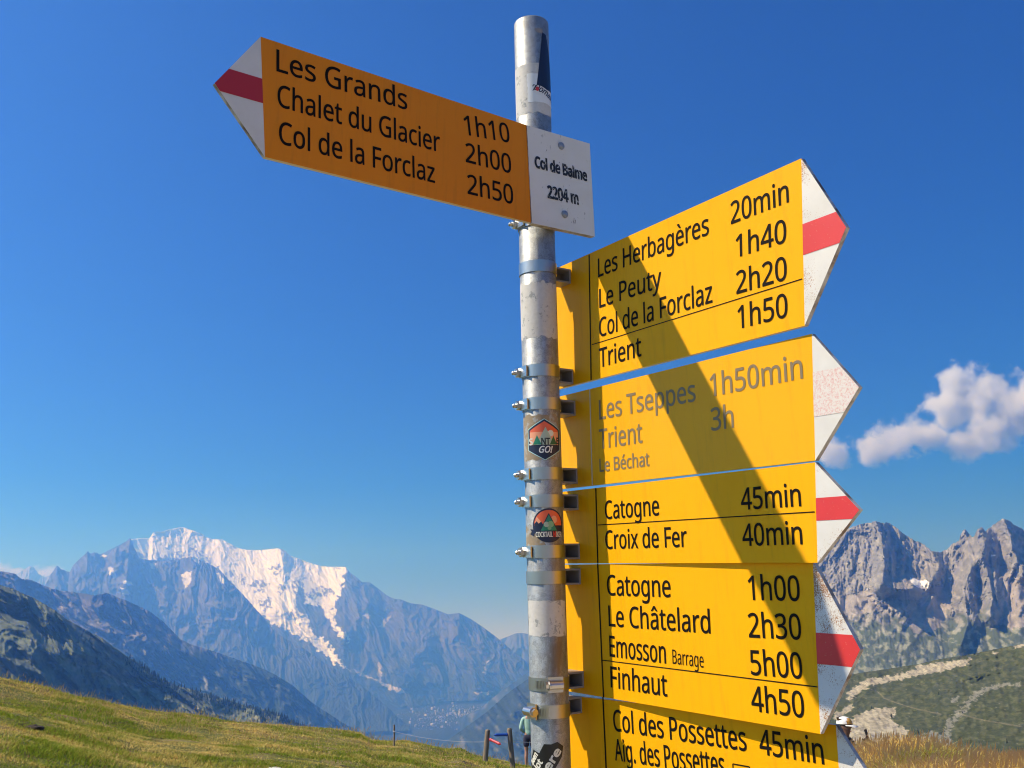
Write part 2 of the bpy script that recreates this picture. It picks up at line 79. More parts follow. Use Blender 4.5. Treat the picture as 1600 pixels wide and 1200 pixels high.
GLYPHS = """
!~216~131 161,85 161,65 573,151 573;58 43,61 69,72 85,88 94,107 97,126 94,142 85,153 69,157 43,153 18,142 2,126 -8,107 -11,88 -8,72 2,61 18
.~215~58 43,61 69,72 85,88 94,107 97,126 94,142 85,153 69,157 43,153 18,142 2,126 -8,107 -11,88 -8,72 2,61 18
0~459~419 287,409 163,395 112,376 70,349 37,316 12,276 -3,229 -8,170 1,122 27,86 70,60 129,44 201,39 287,44 373,58 446,83 504,119 547,167 573,229 581,287 573,335 547,372 504,399 446,414 373;110 287,113 215,121 156,137 111,159 78,190 59,229 52,268 59,298 78,320 110,336 156,345 215,348 287,345 359,336 417,320 463,298 495,268 515,229 521,190 515,159 495,137 463,121 417,113 359
1~459~285 0,216 0,216 400,216 439,217 470,219 499,196 477,169 455,108 405,71 452,226 573,285 573
2~459~417 0,38 0,38 59,188 210,261 287,306 353,318 387,322 424,315 466,294 496,261 514,221 520,181 517,147 506,83 466,45 513,94 548,153 572,221 581,270 576,313 562,347 540,372 510,388 472,394 428,389 385,375 344,353 305,324 267,247 185,128 67,128 64,417 64
3~459~395 439,392 403,381 372,363 347,340 326,310 311,277 302,277 298,337 283,379 255,405 214,413 163,407 116,390 74,360 40,318 14,263 -3,193 -8,110 -1,36 23,36 89,114 61,194 51,260 59,305 81,331 117,339 164,335 197,320 223,297 242,265 255,226 263,179 265,123 265,123 326,180 326,223 329,259 339,286 356,307 377,319 404,323 434,316 471,295 498,262 516,219 521,164 515,117 498,75 473,39 521,73 544,115 563,163 576,218 581,296 571,352 540,384 495
4~459~443 130,359 130,359 0,291 0,291 130,17 130,17 190,286 576,359 576,359 193,443 193;291 374,291 412,293 444,294 474,295 500,292 500,276 468,257 438,86 193,291 193
5~459~221 351,275 346,322 331,361 307,389 274,407 232,413 183,407 128,387 81,356 43,314 15,261 -2,199 -8,116 0,51 23,51 90,121 62,200 52,239 55,274 65,302 82,323 106,336 137,341 176,332 225,306 262,262 284,197 292,146 288,99 280,64 302,86 573,373 573,373 508,146 508,132 342,169 348
A~512~437 0,368 177,141 177,73 0,0 0,224 575,289 575,512 0;282 415,274 438,263 473,255 500,247 468,238 438,230 415,165 241,346 241
B~521~241 573,336 565,404 541,434 515,453 478,459 431,456 399,446 371,431 347,409 328,382 313,350 304,350 300,415 279,441 261,461 236,474 203,478 163,472 115,454 74,425 42,385 19,337 5,279 0,78 0,78 573;256 329,318 335,357 352,377 382,384 423,376 463,351 490,308 506,245 511,150 511,150 329;150 269,150 61,265 61,330 68,371 91,394 125,401 168,398 197,388 221,370 241,344 256,307 266,260 269
C~507~323 517,280 513,241 502,206 482,178 456,155 423,139 383,129 337,125 286,131 220,147 164,175 117,213 83,262 62,322 55,394 62,460 78,460 15,393 -2,312 -8,232 1,166 28,115 72,78 131,56 203,49 287,53 349,67 406,89 456,120 499,159 534,206 559,261 575,324 581,409 572,482 547,453 486,394 508
D~585~536 292,528 203,501 131,457 74,399 33,325 8,237 0,78 0,78 573,254 573,335 565,404 540,460 501,502 446,528 377;460 289,454 359,435 415,404 457,361 487,308 505,244 511,150 511,150 62,228 62,299 68,357 87,402 119,434 164,454 220
E~446~398 0,78 0,78 573,398 573,398 509,150 509,150 330,383 330,383 268,150 268,150 63,398 63
F~416~150 0,78 0,78 573,398 573,398 509,150 509,150 306,383 306,383 243,150 243
G~584~326 302,524 302,524 22,431 -1,323 -8,241 1,173 28,120 71,81 130,57 202,49 286,58 370,84 442,127 500,186 544,259 571,346 581,437 572,516 547,489 484,421 508,342 517,278 510,225 489,181 455,150 409,131 353,124 286,130 222,146 166,175 119,216 84,270 62,340 55,404 59,452 68,452 238,326 238
H~594~516 0,443 0,443 267,150 267,150 0,78 0,78 573,150 573,150 330,443 330,443 573,516 573
I~272~239 0,32 0,32 42,99 57,99 515,32 531,32 573,239 573,239 531,172 515,172 57,239 42
K~496~496 0,411 0,209 273,150 222,150 0,78 0,78 573,150 573,150 290,199 345,249 399,403 573,488 573,261 323
L~420~78 0,78 573,150 573,150 64,400 64,400 0
N~610~532 0,447 0,141 476,138 476,141 432,143 378,144 320,144 0,78 0,78 573,161 573,467 99,470 99,468 137,466 193,464 249,464 573,532 573
O~626~577 287,573 224,561 166,540 116,510 73,473 38,428 13,375 -3,314 -8,251 -3,196 13,151 39,114 73,85 116,65 167,53 224,49 288,56 370,78 442,114 500,166 545,232 572,314 581,393 572,459 545,510 501,547 442,570 370;125 287,130 220,145 163,171 117,207 83,255 62,314 55,373 62,420 83,456 117,481 163,496 220,501 287,490 384,456 457,421 491,373 511,314 518,255 511,207 490,171 457,145 411,130 354
P~485~229 573,326 562,393 528,421 495,439 454,444 404,433 336,417 306,395 278,364 255,324 238,275 227,216 223,150 223,150 0,78 0,78 573;223 511,150 511,150 285,208 285,258 288,298 296,330 311,352 334,365 363,370 401,361 449,334 484,289 504
R~499~236 573,301 568,353 555,393 532,422 500,439 460,444 410,440 368,427 334,408 306,385 285,330 257,487 0,403 0,264 237,150 237,150 0,78 0,78 573;232 510,150 510,150 298,236 298,296 304,338 325,362 359,370 407,366 440,355 467,336 486,310 500,275 507
S~440~403 153,396 106,378 66,348 35,307 11,257 -3,198 -8,137 -5,83 4,41 19,41 88,113 65,201 55,240 57,273 66,298 79,316 98,327 120,330 147,327 173,318 194,302 213,277 230,196 265,131 294,85 330,57 375,48 435,54 477,71 513,99 542,136 563,180 576,231 581,318 572,389 549,366 487,302 508,229 517,196 515,169 507,148 494,133 478,124 457,121 434,124 407,133 386,149 367,172 351,246 318,332 279,362 255,385 228,398 194
T~446~259 0,187 0,187 509,8 509,8 573,437 573,437 509,259 509
a~450~231 437,299 428,347 403,376 358,385 293,385 0,334 0,320 61,317 61,279 22,234 -1,172 -8,136 -5,103 6,75 23,55 48,41 80,37 119,50 176,87 219,152 245,243 257,316 259,316 285,310 330,293 359,265 375,227 380,163 370,106 347,84 400,151 426;252 208,184 200,141 182,118 155,110 119,115 87,132 66,157 53,188 49,238 56,279 79,306 117,315 172,315 210
b~493~139 461,138 410,135 373,139 373,161 398,189 419,226 432,272 437,322 431,365 412,401 381,428 338,444 283,449 215,444 147,427 91,400 48,365 17,322 -2,272 -8,226 -3,189 10,161 31,139 55,133 55,119 0,68 0,68 609,139 609;260 379,219 374,188 361,165 339,150 308,142 268,139 217,139 214,145 144,165 93,202 61,261 51,312 61,348 93,369 145,376 216,369 287,348 338,311 368
c~385~241 -8,187 -2,139 15,99 45,69 87,50 143,44 213,51 284,71 342,102 385,142 415,191 432,245 438,309 431,358 415,337 356,292 370,244 376,204 371,172 358,148 335,131 303,120 263,117 213,120 166,131 126,148 94,172 71,202 58,240 53,302 60,351 78,351 15,304 -2
d~493~221 -8,171 -2,128 17,92 48,65 91,49 146,44 214,49 282,66 338,93 381,128 413,171 432,221 438,280 429,323 407,354 374,359 374,356 405,354 438,354 609,425 609,425 0,368 0,358 58,354 58,323 24,279 1;232 51,290 60,328 88,348 135,355 200,355 213,349 284,329 336,291 369,231 379,181 368,146 334,124 281,117 213,124 144,146 93,181 61
e~452~234 438,286 432,329 414,364 385,390 346,406 299,411 244,411 201,117 201,127 137,154 90,197 62,254 52,327 60,392 82,392 20,327 -1,251 -8,194 -2,143 17,101 48,70 91,51 146,44 212,50 277,68 333,96 378,134 411,181 431;233 380,188 372,154 348,130 309,119 257,338 257,335 292,326 322,312 346,292 364,266 376
g~493~221 438,261 434,297 422,329 402,355 373,359 373,369 430,425 430,425 -7,420 -63,404 -109,378 -146,341 -172,293 -187,233 -192,147 -186,78 -165,78 -100,149 -125,237 -134,286 -126,324 -101,347 -63,355 -13,355 4,356 32,358 57,354 57,329 28,299 8,263 -4,221 -8,170 -2,126 18,91 51,56 121,44 214,56 306,91 377,126 411,169 431;230 379,197 374,169 359,147 336,130 303,120 262,117 213,124 143,146 92,182 60,232 50,288 58,309 69,326 85,349 131,356 197,356 214,353 267,343 309,326 340,302 362,270 374
h~496~139 431,138 399,135 370,140 370,174 407,221 429,273 437,321 433,360 421,391 400,413 370,426 330,431 280,431 0,361 0,361 275,355 321,338 353,308 372,265 379,222 374,189 360,166 338,150 308,142 269,139 222,139 0,68 0,68 609,139 609
i~207~139 430,139 0,68 0,68 430;104 591,133 580,142 566,145 546,142 526,133 512,104 501,88 504,75 512,66 526,63 546,66 566,75 580,88 588
l~207~139 0,68 0,68 609,139 609
m~750~540 438,603 429,649 401,676 352,685 280,685 0,615 0,615 277,610 321,594 353,567 372,528 379,474 369,438 342,418 298,411 237,411 0,342 0,342 277,332 333,320 353,303 367,281 376,253 379,215 374,185 360,164 338,150 308,141 269,139 223,139 0,68 0,68 430,125 430,136 371,140 371,173 409,217 431,266 438,312 433,349 420,378 398,398 366,402 366,427 398,461 420,499 433
n~496~275 438,343 429,391 401,421 352,431 280,431 0,361 0,361 275,355 321,338 353,308 372,265 379,204 368,166 338,146 289,139 223,139 0,68 0,68 430,125 430,136 371,140 371,175 409,222 431
o~485~442 216,438 165,428 121,411 82,388 51,359 25,324 7,285 -4,241 -8,200 -4,163 7,129 25,100 51,77 82,59 121,48 165,44 216,50 282,68 336,97 380,137 412,186 431,244 438,299 431,347 412,387 380,417 336,436 282;117 216,120 169,130 128,147 95,172 71,203 56,243 51,282 56,314 71,339 95,356 128,366 169,369 216,365 263,355 303,338 335,314 359,282 374,242 379,185 368,147 335,124 284
p~493~273 438,322 432,365 413,401 383,428 339,444 284,449 216,444 148,427 93,401 49,365 17,322 -2,272 -8,213 1,170 24,139 55,134 55,137 20,139 -16,139 -192,68 -192,68 430,126 430,136 371,139 371,170 405,213 429;260 379,221 374,190 362,167 342,152 313,142 275,139 229,139 216,142 167,150 126,165 93,188 70,220 55,261 51,297 56,326 72,348 98,364 131,373 171,376 217,369 283,348 334,311 367
r~331~269 438,295 437,319 433,310 368,287 372,264 374,217 363,176 334,149 289,139 229,139 0,68 0,68 430,126 430,134 351,137 351,170 395,214 426,240 435
s~384~348 119,343 80,327 49,302 24,268 6,226 -4,176 -8,99 -1,42 19,42 83,104 60,178 49,224 53,256 66,274 86,280 112,271 141,239 167,174 196,103 228,76 245,57 266,45 292,41 324,52 372,85 408,137 430,202 438,275 430,339 409,315 353,258 372,197 380,159 377,131 366,114 350,108 328,119 298,154 274,219 246,289 215,314 197,333 176,344 150
t~290~212 50,245 53,272 59,272 5,240 -4,200 -8,167 -5,138 4,112 20,91 44,78 79,74 125,74 375,13 375,13 409,75 437,103 528,144 528,144 430,269 430,269 375,144 375,144 127,149 93,163 69,185 54
u~496~427 430,427 0,370 0,359 57,356 57,321 20,273 -1,220 -8,173 -4,134 8,103 29,81 59,68 99,63 148,63 430,135 430,135 153,141 108,158 76,188 57,230 51,273 55,306 69,330 91,345 121,354 160,357 206,357 430
x~424~170 220,22 430,102 430,213 268,322 430,402 430,253 220,410 0,330 0,213 172,94 0,14 0
y~409~1 430,76 430,169 185,184 144,196 105,205 68,209 68,224 121,245 186,333 430,409 430,224 -59,188 -130,165 -156,138 -176,106 -188,67 -192,34 -190,9 -186,9 -130,30 -133,56 -135,99 -126,130 -99,152 -59,174 -2
z~377~346 0,31 0,31 47,262 375,45 375,45 430,340 430,340 377,112 55,346 55
â~450~231 437,299 428,347 403,376 358,385 293,385 0,334 0,320 61,317 61,279 22,234 -1,172 -8,136 -5,103 6,75 23,55 48,41 80,37 119,50 176,87 219,152 245,243 257,316 259,316 285,310 330,293 359,265 375,227 380,163 370,106 347,84 400,151 426;252 208,184 200,141 182,118 155,110 119,115 87,132 66,157 53,188 49,238 56,279 79,306 117,315 172,315 210;261 614,288 575,326 531,361 495,361 486,311 486,268 518,224 558,180 518,138 486,90 486,90 495,124 532,160 575,188 614
è~452~234 438,286 432,329 414,364 385,390 346,406 299,411 244,411 201,117 201,127 137,154 90,197 62,254 52,327 60,392 82,392 20,327 -1,251 -8,194 -2,143 17,101 48,70 91,51 146,44 212,50 277,68 333,96 378,134 411,181 431;233 380,188 372,154 348,130 309,119 257,338 257,335 292,326 322,312 346,292 364,266 376;209 614,231 575,259 532,285 496,285 486,238 486,208 513,174 546,145 579,124 606,124 614
é~452~234 438,286 432,329 414,364 385,390 346,406 299,411 244,411 201,117 201,127 137,154 90,197 62,254 52,327 60,392 82,392 20,327 -1,251 -8,194 -2,143 17,101 48,70 91,51 146,44 212,50 277,68 333,96 378,134 411,181 431;233 380,188 372,154 348,130 309,119 257,338 257,335 292,326 322,312 346,292 364,266 376;347 606,326 579,296 546,263 513,233 486,186 486,186 496,212 532,240 575,262 614,347 614
 ~209~
"""
# ------------------------------------------------------------------ helpers
def tag(o, label=None, cat=None, group=None, kind=None):
    if label: o['label'] = label
    if cat: o['category'] = cat
    if group: o['group'] = group
    if kind: o['kind'] = kind
    return o
def empty(name, loc, label, cat, group=None):
    o = bpy.data.objects.new(name, None)
    o.empty_display_size = 0.05
    o.location = loc
    col.objects.link(o)
    return tag(o, label, cat, group)
def link(name, me, mats, parent=None, smooth=False):
    o = bpy.data.objects.new(name, me)
    for m in (mats if isinstance(mats, (list, tuple)) else [mats]):
        me.materials.append(m)
    if smooth:
        me.polygons.foreach_set('use_smooth', [True] * len(me.polygons))
    col.objects.link(o)
    if parent:
        o.parent = parent
        o.matrix_parent_inverse = Matrix.Translation(parent_loc(parent)).inverted()
    return o
def parent_loc(p):
    v = Vector((0, 0, 0))
    while p:
        v = v + p.location
        if p.parent:
            v = v + p.matrix_parent_inverse.translation
        p = p.parent
    return v
def bm_obj(name, bm, mats, parent=None, smooth=False):
    me = bpy.data.meshes.new(name)
    bm.normal_update()
    bm.to_mesh(me)
    bm.free()
    return link(name, me, mats, parent, smooth)
def np_mesh(name, verts, quads=None, tris=None, attr=None):
    me = bpy.data.meshes.new(name)
    nq = 0 if quads is None else len(quads)
    ntr = 0 if tris is None else len(tris)
    me.vertices.add(len(verts))
    me.vertices.foreach_set('co', np.ascontiguousarray(verts, np.float32).ravel())
    idx = []
    if nq: idx.append(np.asarray(quads, np.int32).ravel())
    if ntr: idx.append(np.asarray(tris, np.int32).ravel())
    idx = np.concatenate(idx)
    me.loops.add(len(idx))
    me.loops.foreach_set('vertex_index', idx)
    me.polygons.add(nq + ntr)
    st = np.concatenate([np.arange(nq) * 4, nq * 4 + np.arange(ntr) * 3]).astype(np.int32)
    me.polygons.foreach_set('loop_start', st)
    if attr is not None:
        a = me.color_attributes.new('tint', 'FLOAT_COLOR', 'POINT')
        a.data.foreach_set('color', np.ascontiguousarray(np.concatenate([attr, np.ones((len(attr), 1))], 1), np.float32).ravel())
    me.update(calc_edges=True)
    return me

# numpy gradient noise
def _h(ix, iy, s):
    n = (ix.astype(np.int64) * 374761393 + iy.astype(np.int64) * 668265263 + s * 974711) & 0x7fffffff
    n = ((n ^ (n >> 13)) * 1274126177) & 0x7fffffff
    n = (n ^ (n >> 16)) & 0x7fffffff
    return n / 0x7fffffff * 6.2831853
def pn(x, y, s=0):
    x0, y0 = np.floor(x), np.floor(y)
    fx, fy = x - x0, y - y0
    u, v = fx * fx * fx * (fx * (fx * 6 - 15) + 10), fy * fy * fy * (fy * (fy * 6 - 15) + 10)
    def g(i, j):
        a = _h(x0 + i, y0 + j, s)
        return np.cos(a) * (fx - i) + np.sin(a) * (fy - j)
    return ((g(0, 0) * (1 - u) + g(1, 0) * u) * (1 - v) + (g(0, 1) * (1 - u) + g(1, 1) * u) * v) * 1.5
def fbm(x, y, s=0, n=5, gain=0.5):
    t, a = 0.0, 1.0
    for i in range(n):
        t = t + a * pn(x, y, s + i * 17)
        x, y, a = x * 2.03 + 11.3, y * 2.03 - 7.7, a * gain
    return t
def ridged(x, y, s=0, n=5, gain=0.5):
    t, a = 0.0, 1.0
    for i in range(n):
        t = t + a * (1 - 2 * np.abs(pn(x, y, s + i * 17)))
        x, y, a = x * 2.07 + 5.3, y * 2.07 + 3.7, a * gain
    return t
def smooth(a, b, x):
    t = np.clip((x - a) / (b - a), 0, 1)
    return t * t * (3 - 2 * t)
def inpoly(x, y, poly):
    r = np.zeros(x.shape, bool)
    n = len(poly)
    for i in range(n):
        (x1, y1), (x2, y2) = poly[i], poly[(i + 1) % n]
        if y1 == y2: continue
        c = ((y1 > y) != (y2 > y)) & (x < (x2 - x1) * (y - y1) / (y2 - y1) + x1)
        r ^= c
    return r
def inany(x, y, polys):
    r = np.zeros(x.shape, bool)
    for p in polys: r |= inpoly(x, y, p)
    return r
def dline(x, y, pl):
    d = np.full(x.shape, 1e9)
    for (x1, y1), (x2, y2) in zip(pl[:-1], pl[1:]):
        ex, ey = x2 - x1, y2 - y1
        t = np.clip(((x - x1) * ex + (y - y1) * ey) / (ex * ex + ey * ey + 1e-12), 0, 1)
        d = np.minimum(d, np.hypot(x - x1 - t * ex, y - y1 - t * ey))
    return d
def mixc(c, m, new):
    m = np.asarray(m, float)[..., None]
    return c * (1 - m) + np.asarray(new) * m

# ------------------------------------------------------------------ materials
def mat(name, color=(0.5, 0.5, 0.5), rough=0.6, metal=0.0, spec=0.5):
    m = bpy.data.materials.new(name)
    m.use_nodes = True
    b = m.node_tree.nodes['Principled BSDF']
    b.inputs['Base Color'].default_value = (*color, 1)
    b.inputs['Roughness'].default_value = rough
    b.inputs['Metallic'].default_value = metal
    b.inputs['Specular IOR Level'].default_value = spec
    return m
def N(m, t, **kw):
    n = m.node_tree.nodes.new(t)
    for k, v in kw.items(): setattr(n, k, v)
    return n
def L(m, a, b): m.node_tree.links.new(a, b)
def noise(m, scale, detail=5, rough=0.6, vec=None, coord='Object'):
    n = N(m, 'ShaderNodeTexNoise')
    n.inputs['Scale'].default_value = scale
    n.inputs['Detail'].default_value = detail
    n.inputs['Roughness'].default_value = rough
    if vec is None:
        tc = N(m, 'ShaderNodeTexCoord'); vec = tc.outputs[coord]
    L(m, vec, n.inputs['Vector'])
    return n.outputs['Fac']
def ramp(m, fac, stops):
    r = N(m, 'ShaderNodeValToRGB')
    el = r.color_ramp.elements
    while len(el) < len(stops): el.new(0.5)
    for e, (p, c) in zip(el, stops):
        e.position = p
        e.color = (*c, 1) if len(c) == 3 else c
    L(m, fac, r.inputs[0])
    return r.outputs[0]
def mix(m, fac, a, b, blend='MIX'):
    x = N(m, 'ShaderNodeMix', data_type='RGBA', blend_type=blend)
    if isinstance(fac, (int, float)): x.inputs[0].default_value = fac
    else: L(m, fac, x.inputs[0])
    for s, v in ((6, a), (7, b)):
        if isinstance(v, tuple): x.inputs[s].default_value = (*v, 1)
        else: L(m, v, x.inputs[s])
    return x.outputs[2]
def bump(m, h, strength, dist):
    b = N(m, 'ShaderNodeBump')
    b.inputs['Strength'].default_value = strength
    b.inputs['Distance'].default_value = dist
    L(m, h, b.inputs['Height'])
    L(m, b.outputs[0], m.node_tree.nodes['Principled BSDF'].inputs['Normal'])
def base(m, c): L(m, c, m.node_tree.nodes['Principled BSDF'].inputs['Base Color'])
def setrough(m, c): L(m, c, m.node_tree.nodes['Principled BSDF'].inputs['Roughness'])

def paint(name, c1, c2, spec_col, rough=0.5):
    m = mat(name, c1, rough, 0, 0.12)
    big = noise(m, 6, 4)
    c = ramp(m, big, [(0.3, c1), (0.75, c2)])
    sp = ramp(m, noise(m, 160, 3, 0.7), [(0.70, (0, 0, 0)), (0.76, (1, 1, 1))])
    mp = N(m, 'ShaderNodeMapping'); mp.inputs['Scale'].default_value = (1, 1, 0.08)
    L(m, N(m, 'ShaderNodeTexCoord').outputs['Object'], mp.inputs[0])
    st = ramp(m, noise(m, 90, 5, 0.7, mp.outputs[0]), [(0.52, (0, 0, 0)), (0.8, (0.5, 0.5, 0.5))])
    c = mix(m, st, c, tuple(q * 0.62 + 0.01 for q in c1))
    base(m, mix(m, mix(m, 0.6, (0.0, 0.0, 0.0), sp), c, spec_col))
    bump(m, noise(m, 300, 2), 0.06, 0.001)
    return m
M = {}
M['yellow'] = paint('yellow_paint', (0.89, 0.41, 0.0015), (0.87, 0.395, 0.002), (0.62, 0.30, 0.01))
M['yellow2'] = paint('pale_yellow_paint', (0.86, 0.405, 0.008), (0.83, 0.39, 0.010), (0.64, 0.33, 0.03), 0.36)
M['orange'] = paint('shade_toned_yellow_paint', (0.74, 0.235, 0.013), (0.70, 0.222, 0.015), (0.6, 0.22, 0.015))  # yellow board paint shifted to dark orange, its shade put into the colour
M['ink'] = mat('black_ink', (0.010, 0.008, 0.007), 0.6, 0, 0.08)
M['ink_faded_glare'] = mat('faded_glare_ink', (0.22, 0.16, 0.085), 0.45, 0, 0.3)  # black ink greyed by wear, with sun glare mixed into the colour
M['edge'] = mat('board_edge', (0.42, 0.36, 0.28), 0.5, 0.2)
base(M['edge'], ramp(M['edge'], noise(M['edge'], 40, 4), [(0.35, (0.17, 0.11, 0.07)), (0.6, (0.55, 0.52, 0.48))]))
M['edge_y'] = mat('yellow_board_edge', (0.62, 0.55, 0.40), 0.5)
M['back'] = mat('board_back', (0.45, 0.45, 0.44), 0.45, 0.6)
def white_worn(name, rust, amount):
    m = mat(name, (0.8, 0.78, 0.74), 0.5)
    sp = noise(m, 620, 3, 0.8)
    zone = noise(m, 14, 4, 0.6)
    k = N(m, 'ShaderNodeMath', operation='MULTIPLY')
    L(m, sp, k.inputs[0]); L(m, zone, k.inputs[1])
    f = ramp(m, k.outputs[0], [(amount, (0, 0, 0)), (amount + 0.035, (1, 1, 1))])
    base(m, mix(m, f, ramp(m, noise(m, 20, 4), [(0.3, (0.68, 0.655, 0.62)), (0.7, (0.60, 0.575, 0.54))]), rust))
    return m
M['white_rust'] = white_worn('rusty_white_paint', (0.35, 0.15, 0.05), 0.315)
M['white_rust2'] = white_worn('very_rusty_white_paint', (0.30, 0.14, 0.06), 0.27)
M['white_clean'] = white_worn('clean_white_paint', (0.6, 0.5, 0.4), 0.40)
def red_paint(name):
    m = mat(name, (0.62, 0.03, 0.035), 0.45)
    sp = ramp(m, noise(m, 300, 2, 0.7), [(0.66, (0, 0, 0)), (0.72, (1, 1, 1))])
    base(m, mix(m, sp, ramp(m, noise(m, 15, 3), [(0.3, (0.66, 0.035, 0.04)), (0.7, (0.58, 0.03, 0.03))]), (0.60, 0.14, 0.10)))
    return m
M['red'] = red_paint('red_paint')
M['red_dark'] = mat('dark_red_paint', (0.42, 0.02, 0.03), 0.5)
def red_faded():
    m = mat('red_paint_worn_to_specks', (0.8, 0.78, 0.74), 0.5)
    sp = noise(m, 360, 2, 0.7)
    f = ramp(m, sp, [(0.45, (0, 0, 0)), (0.72, (1, 1, 1))])
    base(m, mix(m, f, (0.66, 0.61, 0.57), (0.62, 0.30, 0.28)))
    return m
M['red_faded'] = red_faded()
def plate_white():
    m = mat('scratched_white_plate', (0.7, 0.68, 0.65), 0.5)
    tc = N(m, 'ShaderNodeTexCoord'); mp = N(m, 'ShaderNodeMapping')
    mp.inputs['Scale'].default_value = (1, 1, 0.35)
    L(m, tc.outputs['Object'], mp.inputs[0])
    f = ramp(m, noise(m, 130, 3, 0.7, mp.outputs[0]), [(0.63, (0, 0, 0)), (0.67, (1, 1, 1))])
    z = ramp(m, noise(m, 25, 2), [(0.45, (0, 0, 0)), (0.6, (1, 1, 1))])
    base(m, mix(m, mix(m, 1.0, f, z, 'MULTIPLY'), ramp(m, noise(m, 9, 4), [(0.3, (0.74, 0.71, 0.66)), (0.7, (0.66, 0.63, 0.58))]), (0.10, 0.09, 0.08)))
    return m
M['plate'] = plate_white()
M['ink_flaked'] = mat('flaking_black_ink', (0.02, 0.02, 0.02), 0.5)
f_ = ramp(M['ink_flaked'], noise(M['ink_flaked'], 210, 3, 0.7), [(0.60, (0, 0, 0)), (0.64, (1, 1, 1))])
base(M['ink_flaked'], mix(M['ink_flaked'], f_, (0.015, 0.014, 0.014), (0.6, 0.58, 0.54)))
def galv():
    m = mat('galvanised_steel', (0.55, 0.56, 0.55), 0.5, 0.65)
    tc = N(m, 'ShaderNodeTexCoord')
    v = N(m, 'ShaderNodeTexVoronoi'); v.inputs['Scale'].default_value = 150
    L(m, tc.outputs['Object'], v.inputs['Vector'])
    c1 = ramp(m, v.outputs['Color'], [(0.1, (0.27, 0.275, 0.27)), (0.9, (0.46, 0.465, 0.45))])
    c2 = mix(m, 0.4, c1, ramp(m, noise(m, 700, 3, 0.7), [(0.35, (0.13, 0.13, 0.125)), (0.65, (0.52, 0.52, 0.50))]))
    mp = N(m, 'ShaderNodeMapping'); mp.inputs['Scale'].default_value = (1, 1, 0.25)
    L(m, tc.outputs['Object'], mp.inputs[0])
    d = ramp(m, noise(m, 26, 5, 0.65, mp.outputs[0]), [(0.55, (0, 0, 0)), (0.72, (1, 1, 1))])
    base(m, mix(m, d, c2, (0.22, 0.18, 0.13)))
    setrough(m, ramp(m, noise(m, 60, 4), [(0.3, (0.42, 0.42, 0.42)), (0.7, (0.62, 0.62, 0.62))]))
    bump(m, noise(m, 500, 3), 0.12, 0.001)
    return m
M['galv'] = galv()
M['steel'] = mat('stainless_band', (0.50, 0.49, 0.46), 0.38, 1.0)
bump(M['steel'], noise(M['steel'], 120, 3), 0.1, 0.001)
M['bolt'] = mat('zinc_bolt', (0.55, 0.54, 0.52), 0.32, 1.0)
M['bracket'] = mat('dark_bracket', (0.26, 0.235, 0.22), 0.5)
M['bolt_dull'] = mat('dull_zinc_bolt', (0.30, 0.32, 0.35), 0.5, 0.6)
def paper(name, c, worn, thr):
    m = mat(name, c, 0.7)
    f = ramp(m, noise(m, 55, 5, 0.7), [(thr, (0, 0, 0)), (thr + 0.05, (1, 1, 1))])
    base(m, mix(m, f, ramp(m, noise(m, 200, 4), [(0.3, c), (0.7, tuple(q * 0.88 for q in c))]), worn))
    bump(m, noise(m, 150, 4), 0.3, 0.001)
    return m
M['paper'] = paper('worn_white_paper', (0.60, 0.57, 0.53), (0.30, 0.30, 0.29), 0.57)
M['residue'] = paper('tan_glue_residue', (0.30, 0.23, 0.15), (0.34, 0.33, 0.31), 0.52)
for n_, c_ in dict(navy=(0.012, 0.018, 0.05), s_orange=(0.78, 0.13, 0.05), s_peach=(0.85, 0.36, 0.20), s_sage=(0.42, 0.50, 0.38), s_green=(0.02, 0.22, 0.13),
                   s_dgreen=(0.02, 0.12, 0.05), s_white=(0.75, 0.75, 0.73), s_cyan=(0.45, 0.72, 0.72), s_black=(0.012, 0.012, 0.012), s_red=(0.6, 0.04, 0.04),
                   s_cream=(0.70, 0.68, 0.58), s_lime=(0.22, 0.42, 0.22)).items():
    M[n_] = mat('sticker_' + n_.replace('s_', ''), c_, 0.4)

